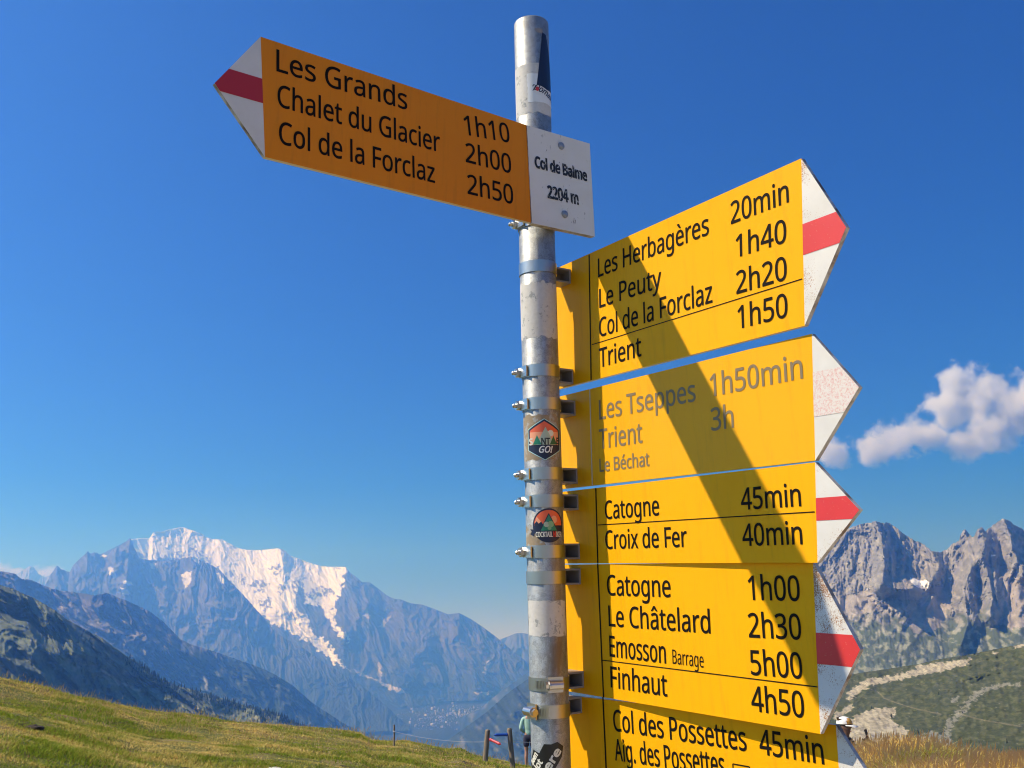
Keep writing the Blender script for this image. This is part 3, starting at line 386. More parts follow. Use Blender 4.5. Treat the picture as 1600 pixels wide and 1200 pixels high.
# ------------------------------------------------------------------ terrain
def terrain_mat(name, scale, bstr, bdist, amount=0.35):
    m = mat(name, (0.3, 0.3, 0.3), 0.95, 0, 0.1)
    a = N(m, 'ShaderNodeAttribute', attribute_name='tint')
    n1 = noise(m, scale, 8, 0.7)
    k = ramp(m, n1, [(0.3, (1 - amount,) * 3), (0.7, (1 + amount,) * 3)])
    base(m, mix(m, 1.0, a.outputs['Color'], k, 'MULTIPLY'))
    if bstr: bump(m, n1, bstr, bdist)
    return m
def ridge(name, label, pts, Dc, Db, base_el, ncol, nrow, relief, tint, m, jitter=0.0, gam=1.0, back=0.25, spurs=(), spur_w=0.6, spur_amp=0.0, cat=None, az_rng=None):
    """mountain whose crest runs through (azimuth, elevation) pts seen from the col, at distance Dc, falling to Db."""
    P = np.array(pts)
    az = np.linspace(P[0, 0], P[-1, 0], ncol)
    crest = np.interp(az, P[:, 0], P[:, 1])
    if jitter:
        crest = crest + jitter * ridged(az * 6, az * 0 + 3.3, 5, 5) * 0.5
    dc = np.interp(az, *np.array(Dc).T) if isinstance(Dc, list) else np.full(ncol, float(Dc))
    db = np.interp(az, *np.array(Db).T) if isinstance(Db, list) else np.full(ncol, float(Db))
    be = np.interp(az, *np.array(base_el).T) if isinstance(base_el, list) else np.full(ncol, float(base_el))
    be = np.minimum(be, crest - 0.15)
    q = np.linspace(0, 1, nrow)
    A = np.repeat(az[:, None], nrow, 1)
    E = crest[:, None] + (be - crest)[:, None] * q[None]
    r = dc[:, None] - (dc - db)[:, None] * (q[None] ** gam)
    r = r * (1 + relief(A, E, np.repeat(q[None], ncol, 0)))
    for s in spurs:
        r = r - spur_amp * np.clip(1 - dline(A, E, s) / spur_w, 0, 1)
    def xyz(A, E, r):
        a, e = np.radians(A), np.radians(E)
        return np.stack([r * np.sin(a), r * np.cos(a), CAM_H + r * np.tan(e)], -1)
    V = xyz(A, E, r)
    nv = np.cross(np.gradient(V, axis=0), np.gradient(V, axis=1))
    nv /= np.linalg.norm(nv, axis=-1, keepdims=True) + 1e-9
    up = np.abs(nv[..., 2])
    C = tint(A, E, np.repeat(q[None], ncol, 0), up, V)
    # back slope, so the mountain is a body and not a sheet
    Bk = []
    for k in (2, 1):
        rb = r[:, 0] * (1 + back * k / 2)
        p = xyz(az, crest, rb)
        p[:, 2] = V[:, 0, 2] - (rb - r[:, 0]) * 0.8
        Bk.append(p)
    Bk = np.stack(Bk, 1)
    V = np.concatenate([Bk, V], 1)
    C = np.concatenate([np.repeat(C[:, :1], 2, 1), C], 1)
    nr = nrow + 2
    i = np.arange(ncol * nr).reshape(ncol, nr)
    F = np.stack([i[:-1, :-1], i[:-1, 1:], i[1:, 1:], i[1:, :-1]], -1).reshape(-1, 4)
    me = np_mesh(name, V.reshape(-1, 3), F, None, np.clip(C.reshape(-1, 3), 0.004, 0.95))
    o = link(name, me, m, None, True)
    tag(o, label, cat, None, 'structure')
    return az, crest, (A, E, r)
def ribs(lam, k, amp, seed, n=6, warp=0.5, lean=0.0):
    def f(A, E, q):
        x, y = (A + lean * E) / lam, E / (lam * k)
        wx, wy = fbm(x * 0.7, y * 0.7, seed + 90, 3), fbm(x * 0.7 + 31, y * 0.7, seed + 91, 3)
        return -amp * ridged(x + warp * wx, y + warp * wy, seed, n, 0.5)
    return f

def c3(*a): return np.array(a, float)
def ones(A): return np.ones(A.shape + (1,))
M['far_rock'] = terrain_mat('far_rock', 0.004, 0.12, 25, 0.10)
M['mid_rock'] = terrain_mat('mid_rock', 0.012, 0.45, 10, 0.3)
M['near_slope'] = terrain_mat('near_slope', 0.035, 0.4, 4, 0.3)
M['green_slope'] = terrain_mat('green_slope', 0.13, 0.35, 1.0, 0.4)

# farthest peaks on the left
def t_far(A, E, q, up, V): return ones(A) * c3(0.22, 0.21, 0.21)
ridge('far_mountain', 'jagged pale peaks beyond the needles', RIDGE['far'], 27000, 23000, 2.0, 220, 40, ribs(0.5, 2, 0.012, 3), t_far, M['far_rock'], 0.05)

# snow dome massif
def t_mb(A, E, q, up, V):
    c = ones(A) * c3(0.078, 0.080, 0.086)
    n = fbm(A * 1.3, E * 1.3, 44, 5)
    c = mixc(c, smooth(0.0, 0.5, n), c3(0.118, 0.115, 0.115))
    c = mixc(c, smooth(0.4, -1.6, E + 0.7 * n) * 0.85, c3(0.050, 0.066, 0.050))
    jx, jy = 0.22 * fbm(A * 3.2, E * 3.2, 7, 4), 0.22 * fbm(A * 3.2 + 50, E * 3.2, 8, 4)
    s = inany(A + jx, E + jy, POLY['snow'])
    ua, ub = A + 0.8 * E, A - 0.9 * E
    rn = 0.5 * ridged(ua * 1.5, ub * 0.7, 21, 5) + 0.9 * fbm(ua * 2.6 + 0.3 * fbm(A * 5, E * 5, 77, 3), ub * 1.1, 22, 6, 0.6)
    hi = smooth(3.2, 5.6, E)
    rock = rn > 1.42 + 0.5 * hi + 0.25 * smooth(-11, -14, A)
    rock = rock | (inany(A + jx * 0.9, E + jy * 0.9, POLY['mbrock']) & (fbm(ua * 5, ub * 3, 37, 5, 0.6) > -0.12))
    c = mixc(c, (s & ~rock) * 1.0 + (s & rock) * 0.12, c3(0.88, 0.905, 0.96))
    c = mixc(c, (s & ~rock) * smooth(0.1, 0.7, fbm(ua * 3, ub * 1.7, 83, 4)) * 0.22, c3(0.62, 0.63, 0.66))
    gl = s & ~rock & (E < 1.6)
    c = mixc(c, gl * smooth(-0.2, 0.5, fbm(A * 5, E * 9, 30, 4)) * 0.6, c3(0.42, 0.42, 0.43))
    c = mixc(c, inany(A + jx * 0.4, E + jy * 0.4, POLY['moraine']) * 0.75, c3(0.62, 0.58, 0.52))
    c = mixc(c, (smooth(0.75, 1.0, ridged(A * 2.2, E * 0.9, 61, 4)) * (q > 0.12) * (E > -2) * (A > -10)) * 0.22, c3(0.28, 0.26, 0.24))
    return c
rl1, rl2 = ribs(1.9, 1.5, 0.0065, 11, 6, 0.7, 0.5), ribs(0.36, 1.5, 0.0014, 12, 6, 0.6, 0.4)
def mb_relief(A, E, q):
    s = smooth(0.6, 3.0, E) * smooth(-8.5, -11, A)
    return rl1(A, E, q) * (1 - 0.55 * s) + rl2(A, E, q) * (1 - 0.25 * s) - 0.0004 * s * fbm(A * 5, E * 7, 18, 5, 0.55)
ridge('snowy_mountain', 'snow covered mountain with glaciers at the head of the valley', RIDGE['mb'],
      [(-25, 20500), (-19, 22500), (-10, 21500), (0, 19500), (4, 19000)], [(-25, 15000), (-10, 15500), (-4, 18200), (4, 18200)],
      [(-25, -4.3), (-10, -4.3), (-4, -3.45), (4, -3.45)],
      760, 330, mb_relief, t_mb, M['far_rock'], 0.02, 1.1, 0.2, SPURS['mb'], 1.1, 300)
ridge('far_ridge', 'pale blue ridge closing the valley', RIDGE['mb2'], 24000, 20000, -3.2, 260, 60, ribs(1.2, 1.6, 0.012, 15), lambda A, E, q, up, V: ones(A) * c3(0.12, 0.13, 0.10), M['far_rock'], 0.02)

# rock needles in front of the snow
def t_aig(A, E, q, up, V):
    n = fbm(A * 1.5, E * 1.5, 64, 5)
    c = ones(A) * c3(0.078, 0.078, 0.083)
    c = mixc(c, smooth(-0.1, 0.6, n), c3(0.118, 0.114, 0.11))
    jx, jy = 0.08 * fbm(A * 5, E * 5, 7, 4), 0.08 * fbm(A * 5 + 50, E * 5, 8, 4)
    c = mixc(c, inany(A + jx, E + jy, POLY['aigsnow']) * 0.95, c3(0.88, 0.86, 0.83))
    c = mixc(c, (smooth(0.7, 1.0, ridged(A * 2.4, E * 1.0, 71, 4)) * (E > 0.3)) * 0.25, c3(0.3, 0.29, 0.28))
    g = smooth(0.6, -0.6, E + 0.6 * n)
    c = mixc(c, g, c3(0.082, 0.090, 0.064))
    c = mixc(c, smooth(-1.2, -2.2, E + 0.5 * n), c3(0.046, 0.060, 0.044))
    return c
rl3, rl4 = ribs(1.5, 1.7, 0.0075, 31, 6, 0.8, 0.2), ribs(0.34, 1.9, 0.0017, 32, 6, 0.6, 0.1)
ridge('rock_needles', 'grey rock needles below the snow summit', RIDGE['aig'],
      [(-27, 16500), (-19, 17000), (-11, 15000), (-5, 13500)], [(-27, 12500), (-5, 12600)], -4.95, 620, 300,
      lambda A, E, q: rl3(A, E, q) + rl4(A, E, q), t_aig, M['far_rock'], 0.06, 1.0, 0.1, SPURS['aig'], 0.7, 380)

# wooded flanks right of the valley
def t_wood(A, E, q, up, V):
    n = fbm(A * 2.0, E * 2.0, 84, 5)
    c = mixc(ones(A) * c3(0.035, 0.05, 0.03), smooth(0.1, 0.7, n), c3(0.07, 0.085, 0.045))
    return mixc(c, (n > 0.62) * 0.4, c3(0.2, 0.18, 0.14))
ridge('blue_flank', 'far wooded flank on the right of the valley', RIDGE['v2'], [(-4, 14800), (1, 13500), (16, 11000)], [(-4, 12000), (16, 8000)], -5.6, 260, 110, ribs(1.4, 2.2, 0.02, 41), t_wood, M['far_rock'], 0.02)
ridge('dark_flank', 'dark wooded flank right of the valley', RIDGE['v1'], [(-4, 9500), (1, 8000), (16, 6000)], [(-4, 7500), (16, 4000)], -8.2, 300, 140, ribs(1.6, 2.2, 0.02, 43, 6, 0.5, 0.6), t_wood, M['mid_rock'], 0.02)

# middle ridge on the left
def t_mid(A, E, q, up, V):
    n = fbm(A * 2.2, E * 2.2, 94, 6)
    c = mixc(ones(A) * c3(0.12, 0.105, 0.085), smooth(0.0, 0.6, n), c3(0.20, 0.18, 0.15))
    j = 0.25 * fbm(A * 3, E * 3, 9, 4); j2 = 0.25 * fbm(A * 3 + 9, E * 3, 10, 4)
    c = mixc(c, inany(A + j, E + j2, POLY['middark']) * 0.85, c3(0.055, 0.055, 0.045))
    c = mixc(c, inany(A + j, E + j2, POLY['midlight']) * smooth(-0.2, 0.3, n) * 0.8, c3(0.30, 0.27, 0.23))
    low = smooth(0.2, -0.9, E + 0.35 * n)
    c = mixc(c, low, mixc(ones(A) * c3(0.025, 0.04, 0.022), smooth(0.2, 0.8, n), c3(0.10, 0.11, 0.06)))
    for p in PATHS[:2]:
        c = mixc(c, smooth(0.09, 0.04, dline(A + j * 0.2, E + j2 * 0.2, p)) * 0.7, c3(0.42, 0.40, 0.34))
    return c
rl5, rl6 = ribs(1.9, 1.6, 0.03, 51, 7, 0.6, 0.8), ribs(0.5, 1.8, 0.006, 52, 5, 0.5, 0.6)
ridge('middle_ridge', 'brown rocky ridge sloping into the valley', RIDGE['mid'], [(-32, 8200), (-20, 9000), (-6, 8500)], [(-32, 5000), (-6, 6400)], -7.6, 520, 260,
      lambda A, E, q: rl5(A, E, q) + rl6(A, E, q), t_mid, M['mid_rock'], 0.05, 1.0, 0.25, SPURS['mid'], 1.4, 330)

# nearer dark slope on the left
def t_near(A, E, q, up, V):
    n = fbm(A * 2.4, E * 2.4, 104, 6)
    c = mixc(ones(A) * c3(0.13, 0.148, 0.082), smooth(0.0, 0.7, n), c3(0.165, 0.175, 0.10))
    j = 0.3 * fbm(A * 2.5, E * 2.5, 19, 5); j2 = 0.3 * fbm(A * 2.5 + 9, E * 2.5, 20, 5)
    c = mixc(c, smooth(-0.05, 0.12, fbm(A * 1.1 + 4, E * 1.4, 23, 6)) * 0.85, c3(0.105, 0.12, 0.078))
    c = mixc(c, inany(A + j, E + j2, POLY['nearmeadow']) * 0.9, mixc(ones(A) * c3(0.15, 0.165, 0.075), smooth(0.0, 0.5, n), c3(0.22, 0.21, 0.13)))
    c = mixc(c, smooth(0.10, 0.04, dline(A + j * 0.3, E + j2 * 0.3, PATHS[2])) * 0.6, c3(0.40, 0.38, 0.32))
    return c
rl7, rl8 = ribs(2.6, 1.5, 0.026, 57, 6, 0.6, 0.9), ribs(0.8, 1.6, 0.005, 58, 5, 0.5, 0.7)
near = ridge('near_slope', 'dark green mountainside dropping to the right', RIDGE['near'], [(-33, 2600), (-19, 3200), (-10, 3600)], [(-33, 1300), (-10, 2400)], -8.5, 560, 280,
      lambda A, E, q: rl7(A, E, q) + rl8(A, E, q), t_near, M['near_slope'], 0.05, 1.0, 0.3, SPURS['near'], 1.3, 110)

# rocky peaks on the right
def t_r1(A, E, q, up, V):
    n = fbm(A * 2.6, E * 2.6, 114, 6)
    c = mixc(ones(A) * c3(0.26, 0.237, 0.195), smooth(0.0, 0.5, n), c3(0.37, 0.333, 0.268))
    c = mixc(c, smooth(0.4, 0.9, ridged(A * 3, E * 1.2, 33, 5)) * 0.3, c3(0.12, 0.115, 0.11))
    j = 0.22 * fbm(A * 3.5, E * 3.5, 29, 5); j2 = 0.22 * fbm(A * 3.5 + 9, E * 3.5, 30, 5)
    c = mixc(c, inany(A + j, E + j2, POLY['scree']) * 0.9, mixc(ones(A) * c3(0.32, 0.275, 0.225), smooth(0, .6, n), c3(0.39, 0.335, 0.275)))
    low = smooth(1.0, -0.2, E + 0.7 * n) * (1 - 0.9 * inany(A + j, E + j2, POLY['scree']))
    gr = mixc(ones(A) * c3(0.085, 0.10, 0.05), smooth(0.0, 0.45, n), c3(0.25, 0.25, 0.16))
    c = mixc(c, low, gr)
    c = mixc(c, inany(A + j * 0.4, E + j2 * 0.4, POLY['r1snow']) * 1.0, c3(0.88, 0.85, 0.82))
    return c
rl9, rl10 = ribs(1.7, 1.9, 0.013, 67, 8, 0.9, -0.2), ribs(0.34, 2.6, 0.0062, 68, 7, 0.9, -0.12)
def rr1(A, E, q):
    k = 1 - 0.85 * inany(A, E, POLY['scree'])
    return (rl9(A, E, q) + (rl10(A, E, q) + 0.003) * k) * (0.35 + 0.65 * smooth(-0.3, 1.5, E))
ridge('rocky_mountain', 'jagged grey rocky mountain with scree slopes', RIDGE['r1'], [(5, 4400), (13, 5200), (24, 5600), (32, 5400)], [(3, 2600), (13, 3400), (32, 3300)], [(3, -9.5), (10, -6.0), (14, -3.6), (32, -3.6)], 620, 340, rr1, t_r1, M['mid_rock'], 0.09, 1.0, 0.2, SPURS['r1'], 0.6, 260)

# green hillside on the right
def t_r2(A, E, q, up, V):
    n = fbm(A * 3.0, E * 5.0, 124, 6)
    c = mixc(ones(A) * c3(0.062, 0.068, 0.024), smooth(-0.1, 0.5, n), c3(0.105, 0.105, 0.042))
    c = mixc(c, smooth(0.3, 0.6, fbm(A * 8, E * 13, 127, 5)) * 0.35, c3(0.036, 0.046, 0.02))
    j = 0.16 * fbm(A * 4, E * 6, 39, 5); j2 = 0.10 * fbm(A * 4 + 9, E * 6, 40, 5)
    s = inany(A + j, E + j2, POLY['scar'])
    c = mixc(c, s * 0.95, mixc(ones(A) * c3(0.42, 0.355, 0.235), smooth(-.2, .4, fbm(A * 5 + E * 4, E * 3 - A * 1.2, 41, 5)), c3(0.27, 0.23, 0.16)))
    s2 = inany(A + j * 1.2, E + j2 * 1.2, POLY['rockstripe']) & (fbm(A * 7, E * 9, 43, 4) > -0.35)
    c = mixc(c, s2 * 0.55, c3(0.32, 0.295, 0.24))
    for p in TRAILS:
        c = mixc(c, smooth(0.045, 0.015, dline(A + j * 0.15, E + j2 * 0.15, p)) * 0.4, c3(0.30, 0.25, 0.16))
    c = mixc(c, (fbm(A * 12, E * 18, 47, 3) > 0.95) * 0.5, c3(0.34, 0.31, 0.26))
    return c
rl11, rl12 = ribs(4.0, 0.6, 0.012, 77, 5, 0.5, -0.8), ribs(0.8, 0.8, 0.004, 78, 6, 0.6, -0.6)
hill = ridge('green_hillside', 'green shrubby hillside with pale erosion scars', RIDGE['r2'], [(2, 1300), (8, 1900), (32, 1500)], [(2, 620), (8, 600), (32, 560)], -8.5, 560, 240, lambda A, E, q: rl11(A, E, q) + rl12(A, E, q), t_r2, M['green_slope'], 0.04)

# valley floor, one sheet out to the horizon
def t_floor(x, y):
    n = fbm(x / 900, y / 900, 3, 5)
    c = mixc(np.ones(x.shape + (1,)) * c3(0.030, 0.040, 0.026), smooth(0, 0.6, n), c3(0.055, 0.065, 0.038))
    return mixc(c, (fbm(x / 500, y / 500, 8, 4) > 0.35) * 0.7, c3(0.025, 0.04, 0.025))
FLOOR = -1130.0
gx = np.linspace(-29000, 29000, 240)
X, Y = np.meshgrid(gx, gx, indexing='ij')
i = np.arange(X.size).reshape(X.shape)
F = np.stack([i[:-1, :-1], i[1:, :-1], i[1:, 1:], i[:-1, 1:]], -1).reshape(-1, 4)
V = np.stack([X, Y, FLOOR + 12 * fbm(X / 3000, Y / 3000, 1, 3)], -1)
tag(link('valley_floor', np_mesh('valley_floor', V.reshape(-1, 3), F, None, t_floor(X, Y).reshape(-1, 3)), M['far_rock'], None, True), 'hazy green valley floor', None, None, 'structure')

# meadow of the col
MW = np.array(RIDGE['meadow'])
RCA, RCR = [-180, -60, -35, -20, -6, 0, 6, 14, 20, 30, 60, 180], [20, 20, 21, 24, 28, 30, 28, 17, 12.5, 11.5, 14, 20]
def ground(az, r):
    rc = np.interp(az, RCA, RCR)
    el = np.interp(az, MW[:, 0], MW[:, 1])
    te = np.tan(np.radians(el))
    sink = np.interp(az, [5, 16], [0.07, 0.02])
    zc = CAM_H + rc * te - sink
    t = np.maximum(r - rc, 0)
    z = np.where(r <= rc, zc * np.clip(r / rc, 0, 1) ** 1.5, zc + t * (te + 0.03) - 0.36 * t * t / (t + 4))
    x, y = r * np.sin(np.radians(az)), r * np.cos(np.radians(az))
    b = fbm(x / 2.6, y / 2.6, 5, 4) * 0.075 + fbm(x / 0.7, y / 0.7, 6, 3) * 0.02
    return z + b * np.clip((r - 2) / 4, 0, 1) * np.clip(1.2 - t / 20, 0.3, 1)
def gpt(az, r):
    a = np.array([float(az)]); rr = np.array([float(r)])
    return Vector((r * math.sin(R(az)), r * math.cos(R(az)), float(ground(a, rr)[0])))
azs = np.concatenate([np.linspace(-180, -42, 70)[:-1], np.linspace(-42, 42, 420), np.linspace(42, 180, 70)[1:]])
rs = np.concatenate([[0.05], np.linspace(0.5, 7, 16), np.linspace(7.2, 32, 200), np.geomspace(33, 700, 60)])
A, RR = np.meshgrid(azs, rs, indexing='ij')
Zg = ground(A, RR)
V = np.stack([RR * np.sin(np.radians(A)), RR * np.cos(np.radians(A)), Zg], -1)
def t_ground(x, y):
    n = fbm(x / 1.5, y / 1.5, 13, 5)
    c = mixc(np.ones(x.shape + (1,)) * c3(0.13, 0.13, 0.035), smooth(0.0, 0.5, n), c3(0.24, 0.18, 0.07))
    c = mixc(c, (fbm(x / 0.8, y / 0.5, 14, 4) > 0.55) * 0.8, c3(0.05, 0.035, 0.02))
    azz = np.degrees(np.arctan2(x, y))
    c = mixc(c, smooth(12, 15, azz) * smooth(44, 40, azz) * (y > 0), mixc(np.ones(x.shape + (1,)) * c3(0.30, 0.21, 0.09), smooth(0.0, 0.5, n), c3(0.42, 0.32, 0.16)))
    # unseen pale gravel added right of the pole, bounces sun onto left board
    k = smooth(-0.9, 0.4, x - 0.25 * y + 0.3 * n) * smooth(8.6, 7.0, np.hypot(x, y) + 0.5 * n)
    return mixc(c, k, mixc(np.ones(x.shape + (1,)) * c3(0.52, 0.43, 0.31), smooth(-0.2, 0.6, n), c3(0.64, 0.55, 0.42)))
i = np.arange(A.size).reshape(A.shape)
F = np.stack([i[:-1, :-1], i[1:, :-1], i[1:, 1:], i[:-1, 1:]], -1).reshape(-1, 4)
M['soil'] = terrain_mat('meadow_soil', 6.0, 0.6, 0.03, 0.35)
tag(link('ground', np_mesh('ground', V.reshape(-1, 3), F, None, t_ground(V[..., 0], V[..., 1]).reshape(-1, 3)), M['soil'], None, True), 'grassy ground of the mountain pass', None, None, 'structure')

# grass blades
def grass(name, label, n, az0, az1, rmax_extra, h0, h1, seed, straw, rmin=7.0, wmul=1.0, heads=0.0, bright=1.0):
    g = np.random.default_rng(seed)
    az = g.uniform(az0, az1, n)
    rc = np.interp(az, RCA, RCR)
    r = rmin + (rc + rmax_extra - rmin) * g.random(n) ** 0.8
    x, y = r * np.sin(np.radians(az)), r * np.cos(np.radians(az))
    cl = fbm(x / 0.9, y / 0.9, seed, 4)
    keep = g.random(n) < np.clip(0.75 + cl * 0.9, 0.12, 1)
    az, r, x, y, cl = az[keep], r[keep], x[keep], y[keep], cl[keep]
    n = len(az)
    z = ground(az, r) - 0.01
    h = g.uniform(h0, h1, n) * np.clip(0.8 + 0.7 * fbm(x / 1.7, y / 1.7, seed + 3, 3), 0.35, 1.7)
    th = g.uniform(0, 2 * np.pi, n)
    wd = (0.0030 + 0.00020 * r) * g.uniform(0.7, 1.4, n) * wmul
    lean = h * g.uniform(0.3, 1.5, n)
    ld = g.uniform(0, 2 * np.pi, n)
    lx, ly = np.cos(ld) * lean, np.sin(ld) * lean
    bx, by = np.cos(th) * wd, np.sin(th) * wd
    P = np.stack([x, y, z], -1)
    d3 = lambda a, b, c: np.stack([a, b, c], -1)
    v = np.stack([P + d3(-bx, -by, 0 * h), P + d3(bx, by, 0 * h),
                  P + d3(lx * .35 - bx * .8, ly * .35 - by * .8, h * .62), P + d3(lx * .35 + bx * .8, ly * .35 + by * .8, h * .62),
                  P + d3(lx, ly, h)], 1)
    k = np.arange(n)[:, None] * 5
    quads = k + np.array([[0, 1, 3, 2]])
    tris = k + np.array([[2, 3, 4]])
    s = np.clip(straw + 0.95 * fbm(x / 2.2, y / 1.1, seed + 8, 5, 0.65) + g.normal(0, 0.22, n), 0, 1)
    gr = mixc(np.ones((n, 1)) * c3(0.13, 0.20, 0.014), g.random(n), c3(0.29, 0.32, 0.03))
    c = mixc(gr, s, mixc(np.ones((n, 1)) * c3(0.60, 0.41, 0.10), g.random(n), c3(0.74, 0.57, 0.21)))
    c = mixc(c, (g.random(n) < 0.05) * 1.0, c3(0.22, 0.10, 0.04))
    c = np.clip(c * bright, 0, 0.92)
    if heads:
        hd = g.random(n) < heads
        hk = np.where(hd)[0]
        tp = v[hk, 4]
        ww = wd[hk][:, None] * 1.6
        hv = np.stack([tp + np.c_[ww, 0 * ww, 0 * ww - 0.03], tp + np.c_[-ww, 0 * ww, 0 * ww - 0.03], tp + np.c_[0.02 + 0 * ww, 0 * ww, 0.05 + 0 * ww]], 1)
        base_i = n * 5
        t2 = base_i + np.arange(len(hk))[:, None] * 3 + np.array([[0, 1, 2]])
        tris = np.concatenate([tris, t2])
        v = np.concatenate([v.reshape(-1, 3), hv.reshape(-1, 3)])
        c5 = np.concatenate([np.repeat(c, 5, 0), np.repeat(np.ones((len(hk), 1)) * c3(0.72, 0.46, 0.2), 3, 0)])
    else:
        v = v.reshape(-1, 3)
        c5 = np.repeat(c, 5, 0)
    o = link(name, np_mesh(name, v, quads, tris, c5), M['blade'], None, True)
    return tag(o, label, 'grass', None, 'stuff')
M['blade'] = mat('grass_blade', (0.2, 0.2, 0.05), 0.7, 0, 0.1)
a_ = N(M['blade'], 'ShaderNodeAttribute', attribute_name='tint')
base(M['blade'], a_.outputs['Color'])
bs = M['blade'].node_tree.nodes['Principled BSDF']
tr_ = N(M['blade'], 'ShaderNodeBsdfTranslucent'); L(M['blade'], a_.outputs['Color'], tr_.inputs[0])
mx_ = N(M['blade'], 'ShaderNodeMixShader'); mx_.inputs[0].default_value = 0.4
L(M['blade'], bs.outputs[0], mx_.inputs[1]); L(M['blade'], tr_.outputs[0], mx_.inputs[2])
L(M['blade'], mx_.outputs[0], M['blade'].node_tree.nodes['Material Output'].inputs[0])
grass('meadow_grass', 'short green and straw coloured grass on the slope left of the pole', 520000, -36, 4, 2.0, 0.020, 0.062, 1, 0.34, bright=1.18)
grass('meadow_grass', 'thin grass on the col behind the boards', 25000, 4, 16, 2.5, 0.05, 0.16, 2, 0.45)
grass('dry_grass', 'tall dry golden grass right of the boards', 75000, 14, 37, 1.0, 0.06, 0.19, 3, 1.0, 8.5, 0.7, 0.3, 1.3)
grass('dry_grass', 'thin dry seed stalks along the crest of the meadow', 7000, -36, 5, 1.6, 0.07, 0.18, 4, 0.95, 19.0, 0.45, 0.5)

# ------------------------------------------------------------------ lettering from embedded outlines
GLY = {}
for ln in GLYPHS.strip('\n').split('\n'):
    ch, adv, sp = ln.split('~')
    GLY[ch] = (int(adv), [[tuple(map(int, p.split())) for p in s.split(',')] for s in sp.split(';')] if sp else [])
from mathutils.geometry import delaunay_2d_cdt
dg_ = bpy.context.evaluated_depsgraph_get
CAPH = 573.0
def text_polys(s):
    x, out = 0, []
    for ch in s:
        adv, sp = GLY[ch]
        if sp: out.append([[(px + x, py) for px, py in poly] for poly in sp])
        x += adv
    xs = [p[0] for gl in out for poly in gl for p in poly]
    x0, x1 = min(xs), max(xs)
    return [[[((px - x0) / (x1 - x0), py / CAPH) for px, py in poly] for poly in gl] for gl in out]
def grow(q, d):
    out = []
    n = len(q)
    for i in range(n):
        (ax, ay), (bx, by), (cx, cy) = q[i - 1], q[i], q[(i + 1) % n]
        u1 = Vector((bx - ax, by - ay)).normalized(); u2 = Vector((cx - bx, cy - by)).normalized()
        n1, n2 = Vector((u1.y, -u1.x)), Vector((u2.y, -u2.x))
        m_ = n1 + n2
        k = d / max(0.5, 0.5 * m_.length_squared)
        out.append((bx + m_.x * k, by + m_.y * k))
    return out
def fill(polys, extrude=0.0, offset=0.0):
    if polys and polys[0] and isinstance(polys[0][0], list):          # letters: fill each one alone, then join
        out = bpy.data.meshes.new('outline'); bmj = bmesh.new()
        for g_ in polys:
            m_ = fill(g_, extrude, offset); bmj.from_mesh(m_); bpy.data.meshes.remove(m_)
        bmj.to_mesh(out); bmj.free()
        return out
    polys = [[p for i, p in enumerate(q) if math.hypot(p[0] - q[i - 1][0], p[1] - q[i - 1][1]) > 1e-5] for q in polys]
    if offset:
        big_ = max(polys, key=lambda q: max(p[0] for p in q) - min(p[0] for p in q))
        area = sum(q[0] * r[1] - r[0] * q[1] for q, r in zip(big_, big_[1:] + big_[:1]))
        polys = [grow(q, offset if area > 0 else -offset) for q in polys]
    vs, es = [], []
    for q in polys:
        k0 = len(vs)
        vs += [Vector((p[0] * 1000, p[1] * 1000)) for p in q]
        es += [(k0 + i, k0 + (i + 1) % len(q)) for i in range(len(q))]
    V_, E_, F_ = delaunay_2d_cdt(vs, es, [], 0, 1e-5)[:3]
    cen = np.array([[sum(V_[i].x for i in f) / 3, sum(V_[i].y for i in f) / 3] for f in F_])
    ins = np.zeros(len(F_), bool)
    for q in polys:
        ins ^= inpoly(cen[:, 0], cen[:, 1], [(p[0] * 1000, p[1] * 1000) for p in q])
    me = bpy.data.meshes.new('outline')
    me.from_pydata([(v.x / 1000, v.y / 1000, 0) for v in V_], [], [tuple(f) for f, k in zip(F_, ins) if k])
    return me
class Frame:
    def __init__(s, d):
        s.o = Vector(d['o']) + Vector((0, 0, CAM_H)); s.u = Vector(d['u']); s.v = Vector(d['v']); s.n = Vector(d['n'])
    def p(s, a, b, n=0.0): return s.o + s.u * a + s.v * b + s.n * n
def map_mesh(me, f):
    for v in me.vertices: v.co = f(v.co)
    me.update()
    return me
def letters(fr, parent, t, h, m, name='lettering', bold=0.0, proud=0.0006):
    body, x0, y0, x1, y1, hh = t
    h = h or hh
    wdt = math.hypot(x1 - x0, y1 - y0)
    dx, dy = (x1 - x0) / wdt, (y1 - y0) / wdt
    polys = [[[(a * wdt, b * h) for a, b in poly] for poly in gl] for gl in text_polys(body)]
    me = fill(polys, 0.0, bold)
    map_mesh(me, lambda c: fr.p(x0 + c.x * dx - c.y * dy, y0 + c.x * dy + c.y * dx, proud))
    bm = bmesh.new(); bm.from_mesh(me)
    bmesh.ops.recalc_face_normals(bm, faces=bm.faces)
    for f in bm.faces:
        if f.normal.dot(fr.n) < 0: f.normal_flip()
    bm.to_mesh(me); bm.free()
    return link(name, me, m, parent)
def prism(fr, poly, n0, n1, name, mats, parent, bevel=0.0):
    """board with the outline poly, from depth n0 (back) to n1 (front); mats = face, edge, back"""
    bm = bmesh.new()
    a = [bm.verts.new(fr.p(x, y, n1)) for x, y in poly]
    b = [bm.verts.new(fr.p(x, y, n0)) for x, y in poly]
    k = len(poly)
    f = bm.faces.new(a); f.material_index = 0
    f = bm.faces.new(b[::-1]); f.material_index = 2
    for i in range(k):
        f = bm.faces.new((a[i], b[i], b[(i + 1) % k], a[(i + 1) % k])); f.material_index = 1
    bmesh.ops.recalc_face_normals(bm, faces=bm.faces)
    return bm_obj(name, bm, mats, parent)
